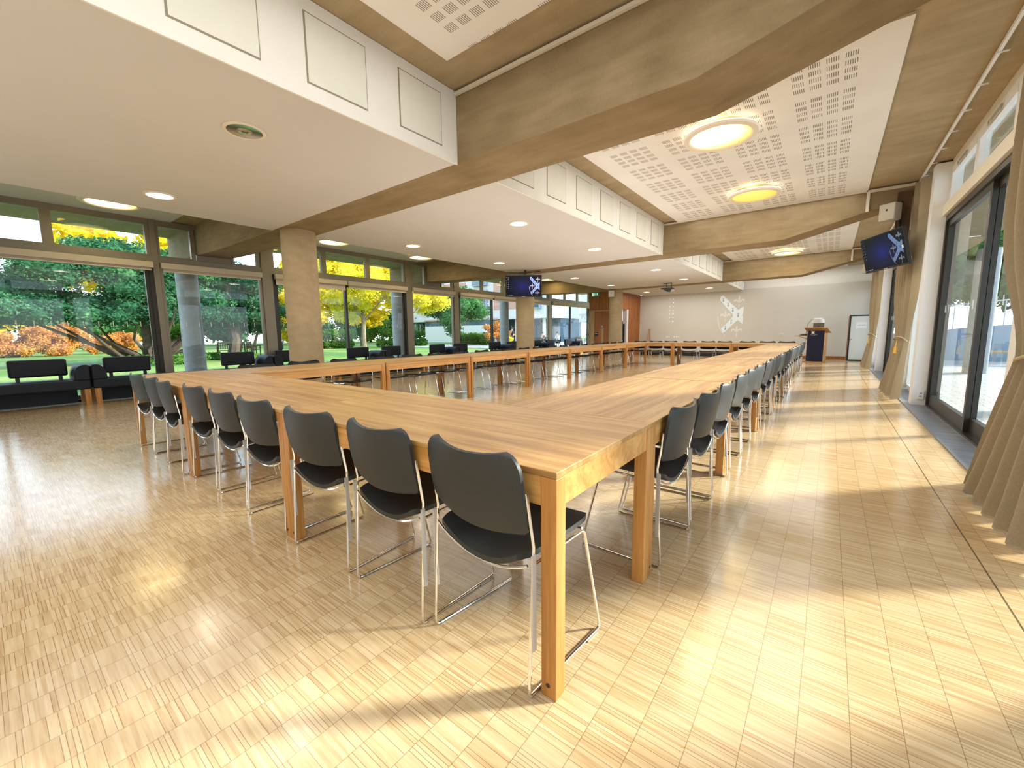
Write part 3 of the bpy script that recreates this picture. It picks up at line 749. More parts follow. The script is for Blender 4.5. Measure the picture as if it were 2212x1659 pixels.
def erm(cx, cy): return [[(cx - 6, cy - 30), (cx + 6, cy - 30), (cx + 22, cy + 50), (cx, cy + 68), (cx - 22, cy + 50)], [(cx - 34, cy - 40), (cx - 22, cy - 56), (cx, cy - 44), (cx + 22, cy - 56), (cx + 34, cy - 40), (cx, cy - 30)]]
def draw_crest(fn, parent, m1, m2, m3):
    """fn(px,py,layer) -> point"""
    mb = MB(); mb.poly([fn(x, y, 1) for x, y in reversed(SALT)]); mb.build('crest_cross', m1, parent)
    mb = MB()
    for (cx, cy) in ((800, 450), (412, 860), (770, 1310)):
        for q in lis(cx, cy): mb.poly([fn(x, y, 1) for x, y in reversed(q)])
    mb.poly([fn(x, y, 1) for x, y in reversed(ARC)])
    mb.build('crest_lily', m2, parent)
    mb = MB()
    for p in SPOTS:
        for q in erm(*p): mb.poly([fn(x, y, 2) for x, y in reversed(q)])
    mb.build('crest_mark', m3, parent)
def icons(fn, parent, m, w, h):
    mb = MB(); rr = random.Random(3)
    for cxx in (0, 1):
        for j in range(7):
            if cxx == 0 and j == 1: continue
            x, z = cxx, j
            k2 = rr.uniform(.6, 1)
            pts = [(-.5, -.35), (.1, -.5), (.5, .1), (.3, .5), (-.3, .45)]
            mb.poly([fn(x, z, a * w * k2, c * h * k2) for a, c in pts])
    mb.build('desktop_icons', m, parent)

# projection on the far wall
t = thing('projected_picture', 'faint projected desktop picture with pale crossed crest on far wall', 'projection', (0, YB - .006, 0))
draw_crest(lambda x, y, l: (-4.03 + (x - 225) / 720 * .96, -.001 * l, 2.73 - (y - 250) / 1120 * 1.66), t, PROJ, PROJ2, PROJM)
icons(lambda c, j, a, b_: (-6.24 + c * .17 + a, -.001, 2.71 - j * .178 + b_), t, PICON, .07, .07)
mb = MB()
for i, xx in enumerate((-6.32, -6.22, -5.98, -5.86, -5.76)): mb.box(xx - .02, xx + .02, -.002, -.001, .88, .93)
mb.build('taskbar_icons', PICON, t)

def make_tv(name, label, loc, az, tilt, roll, W, CR=None, CD=None):
    n = Vector((math.sin(az) * math.cos(tilt), -math.cos(az) * math.cos(tilt), -math.sin(tilt)))
    r_ = Vector((math.cos(az), math.sin(az), 0)); u_ = n.cross(r_)
    if u_.z < 0: u_ = -u_
    cc, ss = math.cos(roll), math.sin(roll); r_, u_ = cc * r_ + ss * u_, -ss * r_ + cc * u_
    t = thing(name, label, 'television', (0, 0, 0))
    b_ = -n
    t.matrix_world = Matrix(((r_.x, b_.x, u_.x, loc[0]), (r_.y, b_.y, u_.y, loc[1]), (r_.z, b_.z, u_.z, loc[2]), (0, 0, 0, 1)))
    H = W * .6
    MB().box(-W / 2, W / 2, 0, .05, -H / 2, H / 2).box(-W * .3, W * .3, .05, .085, -H * .3, H * .3).build('casing', BLACK, t, bevel=.004)
    s_ = MB().box(-W / 2 + .018, W / 2 - .018, -.002, 0, -H / 2 + .03, H / 2 - .018).build('screen', SCREEN, t)
    k_ = W / 1750
    draw_crest(lambda x, y, l: (.174 * W + (x - 225) / 720 * .272 * W, -.002 - .0008 * l, .257 * W - (y - 250) / 1200 * .508 * W), s_, CR or CREST, CD or CRESTD, ERM)
    icons(lambda c, j, a, d_: (-.462 * W + c * .047 * W + a, -.003, .242 * W - j * .05 * W + d_), s_, CD or CRESTD, .018, .02)
    mb = MB()
    for xx in (-.455, -.40, -.365, -.335, -.305): mb.box(xx * W - .006, xx * W + .006, -.003, -.002, -.262 * W, -.25 * W)
    mb.build('taskbar_icons', CRESTD, s_)
    MB().box(-.045, .045, -.003, 0, -H / 2 + .006, -H / 2 + .02).build('maker_badge', GREYP, t)
    return t, r_, u_, n
t, r_, u_, n_ = make_tv('television', 'flat television hanging from the ceiling in front of the second column', (-6.80, 9.42, 2.466), R(33.2), R(16.7), R(-1.1), 1.0)
inv = t.matrix_world.inverted()
def wl(mw, p): return mw @ Vector(p)
mb = MB(); mb.tube([wl(inv, p) for p in [(-6.86, 9.58, 2.72), (-6.86, 9.60, 2.92)]], .03, 10); mb.tube([wl(inv, p) for p in [(-7.20, 9.28, 2.86), (-6.86, 9.58, 2.84), (-6.46, 9.74, 2.87)]], .012, 6)
mb.build('ceiling_bracket', BLACK, t)
t, r_, u_, n_ = make_tv('television', 'flat television tilted down beside the patio curtains', (.614, 9.50, 2.479), R(-61.7), R(13), R(1.3), 1.0, CREST2, CREST3)
MB().box(.425, .455, -.004, -.001, -.03, .02).build('sticker', WHITE, t)
inv = t.matrix_world.inverted()
mb = MB(); mb.tube([wl(inv, p) for p in [(.70, 9.56, 2.50), (.80, 9.68, 2.62), (.80, 9.70, 3.30)]], .022, 8)
mb.build('mounting_arm', BLACK, t)

def speaker(label, loc, rz, tilt=0):
    t = thing('wall_speaker', label, 'speaker', loc, rz)
    t.rotation_euler = (tilt, 0, rz)
    MB().box(-.115, .115, -.09, .09, -.135, .135).build('cabinet', GREYP, t, bevel=.012)
    MB().cyl((0, -.092, .03), (0, -.09, .03), .018, 12).build('tweeter', BLACK, t)
    MB().box(-.02, .02, .09, .16, -.02, .02).build('bracket', BLACK, t)
speaker('cream box speaker on the beam above the tilted television', (.66, 9.52, 3.11), R(-35))
speaker('cream box speaker high by the curtain near the far wall', (.77, 16.05, 2.92), R(-35))
speaker('cream box speaker fixed high on the farthest column', (-7.23, 16.17, 2.73), R(20))
# pale mounting board behind the near speaker
t = thing('mounting_board', 'dark wooden mounting board on the beam end above the television', 'mounting board', (.84, 9.735, 2.62))
MB().box(-.09, .09, -.012, .012, 0, .84).build('board', DARKW, t)
MB().tube([(.12, -.03, .2), (.13, -.03, .5), (.15, -.03, .86)], .028, 8).build('conduit', CREAM, t)

t = thing('ceiling_projector', 'black projector on a bracket under the third beam', 'projector', (-4.80, 15.6, 2.62))
MB().box(-.20, .20, -.15, .15, .08, .12).build('shelf', BLACK, t)
MB().prism([(-.12, .08), (.14, .08), (.10, .01), (.02, -.02), (-.06, .03)], lambda x, z, d_: (x, d_, z), -.14, .14).build('body', BLACK, t)
mb = MB()
for xx in (-.14, -.05, .14): mb.tube([(xx, 0, .11), (xx, 0, .29)], .012, 6)
mb.box(-.15, .15, -.03, .03, .28, .30); mb.build('bracket', BLACK, t)
MB().cyl((.17, -.05, .02), (.17, .1, .02), .05, 16).build('lens', GREYP, t, smooth=True)

# ------------------------------------------------------------------ lectern group
LX, LY = -.36, 18.75
t = thing('lectern', 'oak lectern with a navy cloth banner on its front', 'lectern', (LX, LY, 0), R(-13))
MB().box(-.34, .36, -.28, .30, 0, .03).build('base', OAKA, t, bevel=.006)
MB().box(.225, .25, -.17, .22, .03, 1.06).build('side_panel', OAKL, t); MB().box(-.27, -.245, -.17, .22, .03, 1.06).build('side_panel', OAKL, t)
MB().box(-.245, .225, -.16, -.14, .03, 1.12).build('front_panel', OAKL, t)
def bn(u, v): return (-.262 + .505 * u, -.175 - .045 * math.sin(PI * u), .035 + 1.1 * v)
b_ = MB().grid(bn, 16, 6).build('banner', BANNER, t, smooth=True)
mb = MB(); f_ = lambda x, y, l: (-.085 + (x - 585) / 720 * .10, -.225, 1.085 - (y - 810) / 1120 * .10)
mb.poly([f_(x, y, 0) for x, y in [(235, 260), (590, 600), (935, 260), (860, 820), (940, 1380), (230, 1380), (310, 820)][::-1]]); mb.build('banner_crest', WHITE, b_)
mb = MB()
for i in range(11):
    if i != 4: mb.box(-.175 + i * .021, -.160 + i * .021, -.2245, -.2235, .984, 1.0)
for i in range(6): mb.box(-.11 + i * .017, -.099 + i * .017, -.2255, -.2245, .962, .972)
mb.build('banner_text', INK, b_)
Mx = Matrix.Translation((0, 0, 1.16)) @ Matrix.Rotation(R(-18), 4, 'X')
MB().box(-.36, .34, -.26, .30, -.014, .014, Mx).build('reading_top', OAKA, t, bevel=.003)
t = thing('side_shelf', 'small wooden side shelf sticking out left of the lectern', 'shelf', (LX - .27, LY, .95))
MB().box(-.42, -.02, -.14, .16, 0, .018).build('board', OAKA, t); MB().tube([(-.3, 0, 0), (-.02, 0, -.12)], .012, 6).build('bracket', OAKA, t)
t = thing('microphone_base', 'black microphone base with thin gooseneck on the side shelf', 'microphone', (LX - .40, LY, .97))
MB().lathe([(.14, 0), (.13, .03), (.04, .05), (.001, .055)], 20, caps=False).build('base', BLACK, t, smooth=True)
MB().tube([(.05, 0, .03), (.06, 0, .25), (.09, 0, .42), (.18, 0, .55), (.26, 0, .58)], .007, 6).build('gooseneck', BLACK, t, smooth=True)
t = thing('laptop', 'open grey laptop seen from behind on the lectern top', 'laptop', (LX + .01, LY + .02, 1.17))
MB().box(-.16, .16, 0, .22, .0, .02, Matrix.Rotation(R(-18), 4, 'X')).build('keyboard_half', LAPT, t)
MB().box(-.16, .16, -.02, -.005, .02, .24).build('lid', LAPT, t, bevel=.004)
MB().lathe([(.02, 0), (.001, 0)], 12).build('lid_logo', BLACK, t).matrix_local = Matrix.Translation((0, -.021, .12)) @ Matrix.Rotation(R(90), 4, 'X')
t = thing('table_lamp', 'white shaded lamp glimpsed behind the laptop on the lectern', 'lamp', (LX - .02, LY + .27, 1.06))
MB().lathe([(.10, 0), (.09, .02), (.015, .03), (.012, .36)], 20).build('stem', LAMPW, t, smooth=True)
MB().lathe([(.20, .36), (.17, .50), (.10, .545), (.001, .55)], 28).build('shade', LAMPW, t, smooth=True)
t = tag(MB().tube([(-.68, 18.76, .94), (-.72, 18.78, .72), (-.60, 18.8, .60), (-.52, 18.78, .72), (-.5, 18.77, .86)], .006, 6).build('loose_cable', SHAD, smooth=True), 'thin looped cable hanging under the lectern side shelf', 'cable')

# mobile whiteboard
t = thing('whiteboard', 'tall narrow whiteboard in a black frame standing by far wall', 'whiteboard', (.86, 19.95, 0))
fr = MB(); fr.box(-.32, -.27, -.02, .03, 0, 1.70); fr.box(.27, .32, -.02, .03, 0, 1.70); fr.box(-.27, .27, -.02, .03, 1.65, 1.70); fr.box(-.27, .27, -.02, .03, .0, .05)
fr.build('frame', BLACK, t, bevel=.005)
MB().box(-.27, .27, -.008, .012, .05, 1.65).build('panel', WBOARD, t)
MB().box(-.345, -.322, -.02, .05, 0, 1.66).build('side_rail', VENEER, t)
MB().cyl((-.235, -.02, .80), (-.235, -.008, .80), .015, 10).build('knob', BLACK, t)
t = thing('paper_notice', 'white paper notice taped on the standing whiteboard', 'notice', (.88, 19.936, 1.30))
MB().box(-.15, .17, -.002, 0, -.11, .13).build('sheet', SHEET, t)
mb = MB()
for i in range(9): mb.box(-.10 + i * .026, -.08 + i * .026, -.004, -.003, .015, .035)
mb.build('printed_line', INK, t)
# easel by the far wall
t = thing('easel', 'slim pale wooden easel standing before the far wall', 'easel', (-7.12, 20.45, 0))
for x1 in (-.17, .17): MB().tube([(x1 * .1, .02, 1.29), (x1, -.06, 0)], .02, 6).build('leg', LIGHTW, t)
MB().tube([(0, .06, 1.22), (0, .2, 0)], .016, 6).build('rear_leg', LIGHTW, t)
MB().box(-.06, .06, 0, .04, 1.24, 1.30).build('head_block', LIGHTW, t)
t = thing('wall_socket', 'small white double socket on the far wall left of the lectern', 'socket', (-1.62, YB, .985))
MB().box(-.075, .075, -.014, 0, -.045, .045).build('plate', WHITE, t, bevel=.004); MB().box(-.05, -.02, -.016, -.014, -.02, .01).box(.02, .05, -.016, -.014, -.02, .01).build('pin_holes', INK, t)
t = thing('wall_socket', 'small white socket low on the white post beside patio door', 'socket', (1.17, 8.835, .17))
MB().box(-.04, .04, -.012, 0, -.07, .07).build('plate', WHITE, t, bevel=.004); MB().box(-.015, .015, -.014, -.012, -.03, -.01).box(-.015, .015, -.014, -.012, .015, .035).build('pin_holes', INK, t)

# ------------------------------------------------------------------ curtains and rail
t = thing('curtain_rail', 'long white curtain rail under the ceiling on the patio side', 'curtain rail', (1.0, 0, ZC))
MB().box(-.012, .012, YF + .2, YB - .3, -.045, -.012).build('track', WHITE, t)
for i in range(16): MB().box(-.02, .06, 2.6 + i * .61, 2.615 + i * .61, -.055, -.045).build('rail_hook', WHITE, t)
def curtain(yn, yf, label):
    t = thing('curtain', label, 'curtain', (0, 0, 0), 0, 'tied back tan curtains on the patio side')
    zt, zb = 3.54, .03; zk = 1.0; nf = 6.0
    def st(z):
        p = math.exp(-((z - zk) / .55) ** 2) if z > zk else 1 - 1.0 * (zk - z) / zk
        q = max(0, (zk - z) / zk)
        near = yn + .34 * p - .02 * q; far = yf - .48 * p - .30 * q
        x0 = .985 + .02 * p - .10 * q - (.0)
        return p, q, near, far, x0
    def fn(u, v):
        z = zt + (zb - zt) * v; p, q, a, c, x0 = st(z)
        ph = 2 * PI * nf * u + .5 * math.sin(3 * v)
        amp = .055 - .02 * p + .035 * q
        fl = math.sin(ph) + .28 * math.sin(2 * ph + 1.3)
        y = a + (c - a) * u + .018 * math.cos(ph)
        x = x0 - amp * fl + .14 * max(0, 1 - u / .12) ** 2 * (1 - .4 * p)
        z2 = z + (.02 * math.sin(ph + 1) if v > .97 else 0)
        return (x, y, z2)
    cl = MB().grid(fn, 200, 44).build('cloth', CURT, t, smooth=True)
    p, q, a, c, x0 = st(zk)
    pts = []
    for i in range(25):
        an = 2 * PI * i / 24
        pts.append((x0 + .01 + .085 * math.cos(an), (a + c) / 2 + (c - a) / 2 * 1.04 * math.sin(an), zk + .03 * math.sin(an * 2) - .03 * math.cos(an)))
    MB().tube(pts, .011, 8, caps=False).build('tie_rope', ROPE, t, smooth=True)
    ty = a + .05; tx = x0 - .09
    MB().tube([(tx, ty, zk), (tx - .012, ty, zk - .12)], .007, 6).lathe([(.001, 0), (.016, -.01), (.018, -.03), (.026, -.12), (.001, -.12)], 12, (tx - .012, ty, zk - .11)).build('tassel', TASS, t, smooth=True)
curtain(3.0, 4.66, 'nearest tan curtain at the right edge of the room')
curtain(9.25, 11.20, 'tan curtain behind the tilted television, tied with rope')
curtain(15.75, 17.74, 'farthest tan curtain before the standing whiteboard')

# ------------------------------------------------------------------ garden outside
S(MB().box(-90, -13.6, -45, 120, -.4, -.15).build('lawn', LAWN), 'sunlit lawn of the garden')
S(MB().box(-13.6, -11.36, -20, 30, -.4, -.10).build('path_paving', PAVE), 'grey paving strip outside the garden windows')
S(MB().box(-34, -12, 26.5, 60, -.38, -.06).build('terrace_paving', PATIO), 'pale terrace paving before the buildings')
S(MB().box(1.33, 40, -25, 22.5, -.4, -.05).build('patio', PATIO), 'sunlit pale patio slabs outside the right windows')
S(MB().box(-11.4, 60, 22.5, 90, -.45, -.12).build('ground_beyond', LAWN), 'grass beyond the patio')
def leaves(mb, blobs, n, size, rr, flat=.0):
    ws = [b[3] ** 2 for b in blobs]; tot = sum(ws)
    for b in blobs:
        if b[3] > .4:
            q_ = b[3] * .64; f4 = b[4] if len(b) > 4 else 1
            mb.lathe([(q_ * math.sin(PI * i / 6) + .001, -q_ * f4 * math.cos(PI * i / 6)) for i in range(7)], 9, b[:3])
        k_ = int(n * b[3] ** 2 / tot)
        sq = b[4] if len(b) > 4 else 1
        for _ in range(k_):
            d_ = Vector((rr.gauss(0, 1), rr.gauss(0, 1), rr.gauss(0, 1))).normalized()
            r_ = b[3] * (rr.uniform(.25, 1) ** .45)
            c_ = Vector((b[0] + d_.x * r_, b[1] + d_.y * r_, b[2] + d_.z * r_ * sq))
            a = Vector((rr.gauss(0, 1), rr.gauss(0, 1), rr.gauss(0, .6))).normalized()
            e = a.cross(Vector((rr.gauss(0, 1), rr.gauss(0, 1), rr.gauss(0, 1)))).normalized()
            s_ = size * rr.uniform(.6, 1.4)
            mb.add([c_ - a * s_, c_ + e * s_ * .55, c_ + a * s_, c_ - e * s_ * .55], [(0, 1, 2, 3)])
    return mb
def tree(label, loc, blobs, n, size, leafm, trunk, bark, seed, name='garden_tree', cat='tree', group=None):
    rr = random.Random(seed)
    t = thing(name, label, cat, loc, 0, group)
    leaves(MB(), blobs, n, size, rr).build('crown', leafm, t)
    if trunk:
        mb = MB()
        for pts, r0, r1 in trunk:
            m_ = len(pts); mb.tube(pts, [r0 + (r1 - r0) * i / (m_ - 1) for i in range(m_)], 8)
        mb.build('trunk', bark, t, smooth=True)
    return t
def crown(rx, rz, z0, n, rr, rb=(.9, 1.6), sq=.8):
    out = []
    for _ in range(n):
        a = rr.uniform(0, 2 * PI); k_ = rr.uniform(0, 1) ** .5
        out.append((rx * k_ * math.cos(a), rx * k_ * math.sin(a), z0 + rz * rr.uniform(-1, 1) * math.sqrt(max(0, 1 - k_ * k_)), rr.uniform(*rb), sq))
    return out
rr = random.Random(11)
# big low spreading evergreen
bl = []
def etop(yl): return 5.7 - .03 * (yl - 1.4) ** 2 if yl > 0 else 5.6 - .36 * (-yl) ** 1.65
for i in range(92):
    y = rr.uniform(-4.6, 6.5); x = rr.uniform(-3.0, 2.2)
    bl.append((x, y, rr.uniform(2.35, max(2.5, etop(y))), rr.uniform(.75, 1.2), .62))
for i in range(13): bl.append((1.6 + rr.uniform(-.6, .6), -4.4 + i * .85, 2.1 + rr.uniform(0, .5), .95, .55))
tr = []
for i in range(16):
    a = rr.uniform(-PI, PI); L = rr.uniform(2.2, 4.6)
    p0 = Vector((rr.uniform(-.3, .3), 1.2 + rr.uniform(-.6, .6), -.15)); dr = Vector((math.cos(a) * .7, math.sin(a), 0))
    h1 = rr.uniform(.15, .7); pts = [p0]
    for j in range(1, 6):
        f_ = j / 5; pts.append(p0 + dr * L * f_ + Vector((rr.uniform(-.12, .12), rr.uniform(-.15, .15), h1 * math.sin(f_ * 2.2) + 2.1 * f_ ** 2.2)))
    tr.append((pts, rr.uniform(.10, .19), .03))
tr.append(([(0, 1.2, -.2), (.1, 1.25, 1.2), (-.1, 1.1, 2.6), (0, 1.3, 4.2)], .28, .08))
tr.append(([(1.2, 4.6, -.2), (1.0, 4.9, 1.0), (.8, 4.7, 2.4), (.9, 4.8, 4)], .34, .12))
tree('large spreading dark evergreen with low twisting branches on lawn', (-28, 4.3, 0), bl, 76000, .072, LEVER, tr, BARK, 1)
bl2 = []
for i in range(26):
    bl2.append((rr.uniform(-2, 2), rr.uniform(-2.6, 2.6), rr.uniform(1.6, 5.2), rr.uniform(.8, 1.2), .7))
tree('dark green tree behind the pair of wooden benches', (-33, 11.3, 0), bl2, 16000, .08, LEVER, [([(0, 0, -.2), (.1, .2, 1.3), (0, 0, 3)], .22, .1), ([(.2, .8, -.2), (.3, 1.2, 1.2), (.2, 1.8, 2.4)], .12, .06)], BARKL, 2)
# orange shrubs in a row beyond the evergreen
for i, (x, y, w_, h_, m_, lab) in enumerate([(-46, 1.2, 1.9, 1.6, LORA, 'reddish autumn shrub under the evergreen, leftmost of three'), (-46, 3.8, 2.0, 1.9, LORA, 'glowing orange autumn shrub under the evergreen, middle of three'), (-47, 7.0, 1.8, 1.4, LORA, 'orange autumn shrub under the evergreen, rightmost of three')]):
    tree(lab, (x, y, -.15), [(rr.uniform(-.8, .8), rr.uniform(-w_ * .7, w_ * .7), rr.uniform(.4, h_), rr.uniform(.45, .75), .9) for _ in range(20)], 7000, .075, m_, [([(0, 0, 0), (0, .2, .8)], .08, .04)], BARK, 20 + i, name='garden_shrub', cat='shrub', group='orange shrubs beyond the lawn')
# yellow trees
bl = crown(3.1, 2.7, 4.7, 38, rr, (.6, 1.2), .75)
tree('bright yellow autumn tree with one straight trunk on lawn', (-25.2, 16.28, -.15), bl, 20000, .09, LYG, [([(0, 0, -.1), (.02, -.02, 1.0), (0, .05, 2.3), (.05, 0, 4.5)], .19, .09), ([(0, .05, 2.2), (.2, .9, 3.2), (.1, 1.8, 4.0)], .09, .03), ([(0, .05, 2.4), (.1, -.9, 3.4), (0, -1.6, 4.4)], .09, .03)], BARKL, 3)
bl = crown(4.2, 4.6, 6.4, 26, rr, (1.4, 2.4))
tree('tall golden tree far behind the benches', (-56, 25.5, -.15), bl, 6500, .3, LYEL, [([(0, 0, -.1), (0, .1, 3), (0, 0, 6)], .3, .15)], BARK, 4)
bl = crown(4.6, 1.8, 4.4, 22, rr, (1.1, 1.8))
tree('tall yellow tree filling the high panes at the left', (-50, -1.5, -.15), bl, 6000, .34, LYEL, [([(0, 0, -.1), (0, 0, 6)], .35, .2)], BARK, 5)
bl = crown(4.6, 3.6, 8.6, 26, rr, (1.5, 2.4))
tree('tall yellow tree behind the spreading evergreen', (-52, 10.5, -.15), bl, 6500, .34, LYEL, [([(0, 0, -.1), (0, 0, 6)], .35, .2)], BARK, 6)
bl = crown(5.2, 4.6, 6.6, 32, rr, (1.4, 2.2))
tree('tall yellow tree behind the straight trunked yellow tree', (-42, 27, -.15), bl, 6500, .3, LYEL, [([(0, 0, -.1), (0, 0, 6)], .3, .2)], BARK, 7)
bl = [(rr.uniform(-1.6, 1.6), rr.uniform(-2.2, 2.4), rr.uniform(3.2, 5.8), rr.uniform(.6, 1.1), .7) for _ in range(18)]
tree('pale yellow leaning tree in front of white garden building', (-24.5, 20.3, -.15), bl, 6500, .09, LYG, [([(-.4, -1.3, -.1), (-.3, -1.1, 1.4), (0, -.5, 2.6), (.1, .8, 3.8), (.1, 1.8, 4.4)], .11, .04)], BARKL, 8)
bl = crown(2.9, 2.1, 3.6, 22, rr, (.9, 1.5))
tree('rounded green tree before the brick building', (-31.5, 31.0, -.15), bl, 10000, .12, LGRN, [([(.2, .2, -.1), (.1, .1, 1.0), (0, 0, 2.6)], .18, .1)], BARK, 9)
bl = crown(1.6, 1.0, 1.2, 12, rr, (.4, .7))
tree('bare orange shrub by the terrace railing', (-26.2, 31.8, -.15), bl, 1500, .10, LORA, [([(0, 0, -.1), (.1, .1, 1.5)], .05, .02)], BARK, 10, name='garden_shrub', cat='shrub')
bl = crown(3.6, 3.0, 7.2, 18, rr, (1.2, 2.0))
tree('yellow tree rising behind the far terrace building', (-21.5, 74, -.15), bl, 3600, .34, LYG, [([(0, 0, -.1), (0, 0, 6)], .3, .2)], BARK, 13)
for i, (x, y) in enumerate([(-74, -14), (-76, -6), (-72, 2), (-75, 9), (-73, 17), (-70, 24), (-68, 33), (-60, 40), (-56, 47)]):
    bl = crown(4.6, 2.2, 3.0, 22, rr, (1.3, 2.3))
    tree('dark leafy tree in the far background row, %s from the left' % ORD[i], (x, y, -.15), bl, 3400, .24, [LGRN, LHED, LEVER][i % 3], [([(0, 0, -.1), (0, 0, 2.5)], .2, .1)], BARK, 60 + i, group='background trees beyond the lawn')
# hedges
def hedge(label, x0, y0, x1, y1, h, seed, n=5000):
    r3 = random.Random(seed); L = math.hypot(x1 - x0, y1 - y0); k_ = int(L / .7)
    t = thing('clipped_hedge', label, 'hedge', (x0, y0, -.15))
    leaves(MB(), [((x1 - x0) * i / k_ + r3.uniform(-.2, .2), (y1 - y0) * i / k_ + r3.uniform(-.2, .2), z, .62, .9) for i in range(k_ + 1) for z in ((.45, h - .4) if h > 1.2 else (h * .5,))], n, .10, r3).build('foliage', LHED, t)
    MB().tube([(0, 0, 0), (0, 0, h * .8)], .05, 6).build('stem', BARK, t)
hedge('clipped green hedge between the column and the yellow tree', -39, 20.2, -38.2, 23.2, 1.75, 31)
hedge('clipped green hedge right of the yellow tree trunk', -37, 26.2, -33.8, 28.6, 1.8, 32, 6000)
hedge('low green hedge before the white garden building', -33.5, 34.5, -28.5, 33.2, 1.25, 33)
# ivy groundcover beneath the trees
tag(leaves(MB(), [(-26.5 + rr.uniform(-1.5, 1.5), 4.5 + i * .55, .0, .5, .7) for i in range(10)], 2600, .07, rr).build('groundcover_foliage', LHED), 'low leafy groundcover under the spreading evergreen', 'groundcover', kind='stuff')
# benches, bin
def bench(label, loc, rz):
    t = thing('garden_bench', label, 'bench', loc, rz, 'wooden garden benches')
    mb = MB()
    for i in range(4): mb.box(-.75, .75, -.05 + i * .12, .05 + i * .12, .42, .45)
    mb.build('seat', BENCHW, t)
    mb = MB(); mb.box(-.75, .75, .44, .48, .88, .96)
    for i in range(13): mb.box(-.70 + i * .115, -.65 + i * .115, .45, .47, .5, .88)
    mb.build('backrest', BENCHW, t)
    for x in (-.75, .69):
        MB().box(x, x + .07, -.08, -.02, 0, .66).build('leg', BENCHW, t); MB().box(x, x + .07, .43, .49, 0, .98).build('leg', BENCHW, t)
        MB().box(x, x + .08, -.12, .46, .64, .69).build('armrest', BENCHW, t)
bench('weathered wooden bench under the dark tree, left one', (-30.2, 10.0, -.15), R(70))
bench('weathered wooden bench turned sideways beside the other bench', (-29.9, 11.4, -.15), R(150))
t = thing('litter_bin', 'round black litter bin on the lawn behind the column', 'bin', (-42, 18.0, -.15))
MB().lathe([(.30, 0), (.36, .75), (.38, .78)], 20).build('body', BIN, t, smooth=True); MB().lathe([(.40, .80), (.36, .95), (.001, .99)], 20).build('lid', BIN, t, smooth=True)

# buildings beyond the lawn
bA = thing('apartment_building', 'pink brick and pale render building with bay windows beyond the trees', 'building', (-40, 44, -.1))
MB().box(-14, 12, 0, 8, 3.4, 11).build('upper_wall', REND, bA)
MB().box(-9, -2, -.05, .02, 4.2, 8.5).box(3.2, 7.0, -.05, .02, 4.4, 11).build('brick_panel', BRICK, bA)
MB().box(-14, 12.3, -.3, 8, 3.1, 3.5).build('floor_slab', REND, bA)
MB().box(-14, 12, 3.0, 8, 0, 3.1).build('ground_floor_wall', DGLASS, bA)
for i in range(6): MB().cyl((-11 + i * 4.4, .6, 0), (-11 + i * 4.4, .6, 3.1), .22, 12).build('column', REND, bA, smooth=True)
for (x, z, w2, h2) in [(-12, 4.5, 1.8, 2.4), (-7.8, 5.0, 1.3, 1.8), (-4.5, 5.0, 1.3, 1.8), (-.4, 4.3, 2.6, 2.9), (8.2, 4.3, 2.8, 2.9), (-.4, 7.8, 2.6, 2.4), (8.2, 7.8, 2.8, 2.4), (4.4, 5.2, 1.0, 1.6), (-7.8, 8.0, 1.3, 1.8)]:
    f = MB().box(x, x + w2, -.5, .05, z, z + h2).build('window', BLUEG, bA)
    MB().box(x + .12, x + w2 - .12, -.52, -.5, z + .12, z + h2 - .12).build('pane', DGLASS, f)
bB = thing('apartment_building', 'white balconied building with recessed ground floor beyond the terrace', 'building', (-29, 58, -.1))
MB().box(-2, 14, 0, 8, 3.0, 10).build('upper_wall', REND, bB)
MB().box(-2.5, 14.3, -1.6, 8, 2.75, 4.0).build('balcony_slab', REND, bB)
MB().box(-2, 14, 3.0, 8, 0, 2.75).build('ground_floor_wall', DGLASS, bB)
for i in range(5): MB().cyl((-1.6 + i * 3.8, -1.0, 0), (-1.6 + i * 3.8, -1.0, 2.75), .26, 12).build('column', BLUEG, bB, smooth=True)
for (x, z, w2, h2) in [(-.5, 4.3, 3.0, 2.6), (4.0, 4.3, 3.0, 2.6), (9, 4.3, 3.2, 2.6), (2, 7.5, 3, 2)]:
    f = MB().box(x, x + w2, -.15, .05, z, z + h2).build('window', BLUEG, bB)
    MB().box(x + .15, x + w2 - .15, -.17, -.15, z + .15, z + h2 - .15).build('pane', DGLASS, f)
bC = thing('garden_building', 'low white building with a slot window behind the leaning yellow tree', 'building', (-42, 40.5, -.1))
MB().box(-5, 6.5, 0, 2.5, 0, 2.3).build('wall', WHITE, bC); MB().box(-5.1, 6.6, -.1, 2.6, 3.0, 3.2).build('roof', BRICK, bC)
MB().box(-5, 6.5, .05, 2.4, 2.3, 3.0).build('window_band', DGLASS, bC)
# terrace furniture, planter and people
def cafe_table(label, loc):
    t = thing('terrace_table', label, 'table', loc, 0, 'dark tables on the terrace')
    MB().box(-.4, .4, -.4, .4, .70, .74).build('top', BIN, t)
    for a in (-.34, .30):
        for c_ in (-.34, .30): MB().box(a, a + .04, c_, c_ + .04, 0, .7).build('leg', BIN, t)
def cafe_chair(label, loc, rz):
    t = thing('terrace_chair', label, 'chair', loc, rz, 'dark chairs on the terrace')
    MB().box(-.22, .22, -.22, .22, .43, .46).build('seat', BIN, t); MB().box(-.22, .22, -.24, -.2, .46, .86).build('backrest', BIN, t)
    for a in (-.22, .19):
        for c_ in (-.22, .19): MB().box(a, a + .03, c_, c_ + .03, 0, .43).build('leg', BIN, t)
cafe_table('dark terrace table in front of the seated people', (-19.2, 29.6, -.06))
cafe_table('dark terrace table left of the second column', (-24.6, 30.5, -.06))
cafe_table('dark terrace table near the farthest garden doors', (-16.6, 31.0, -.06))
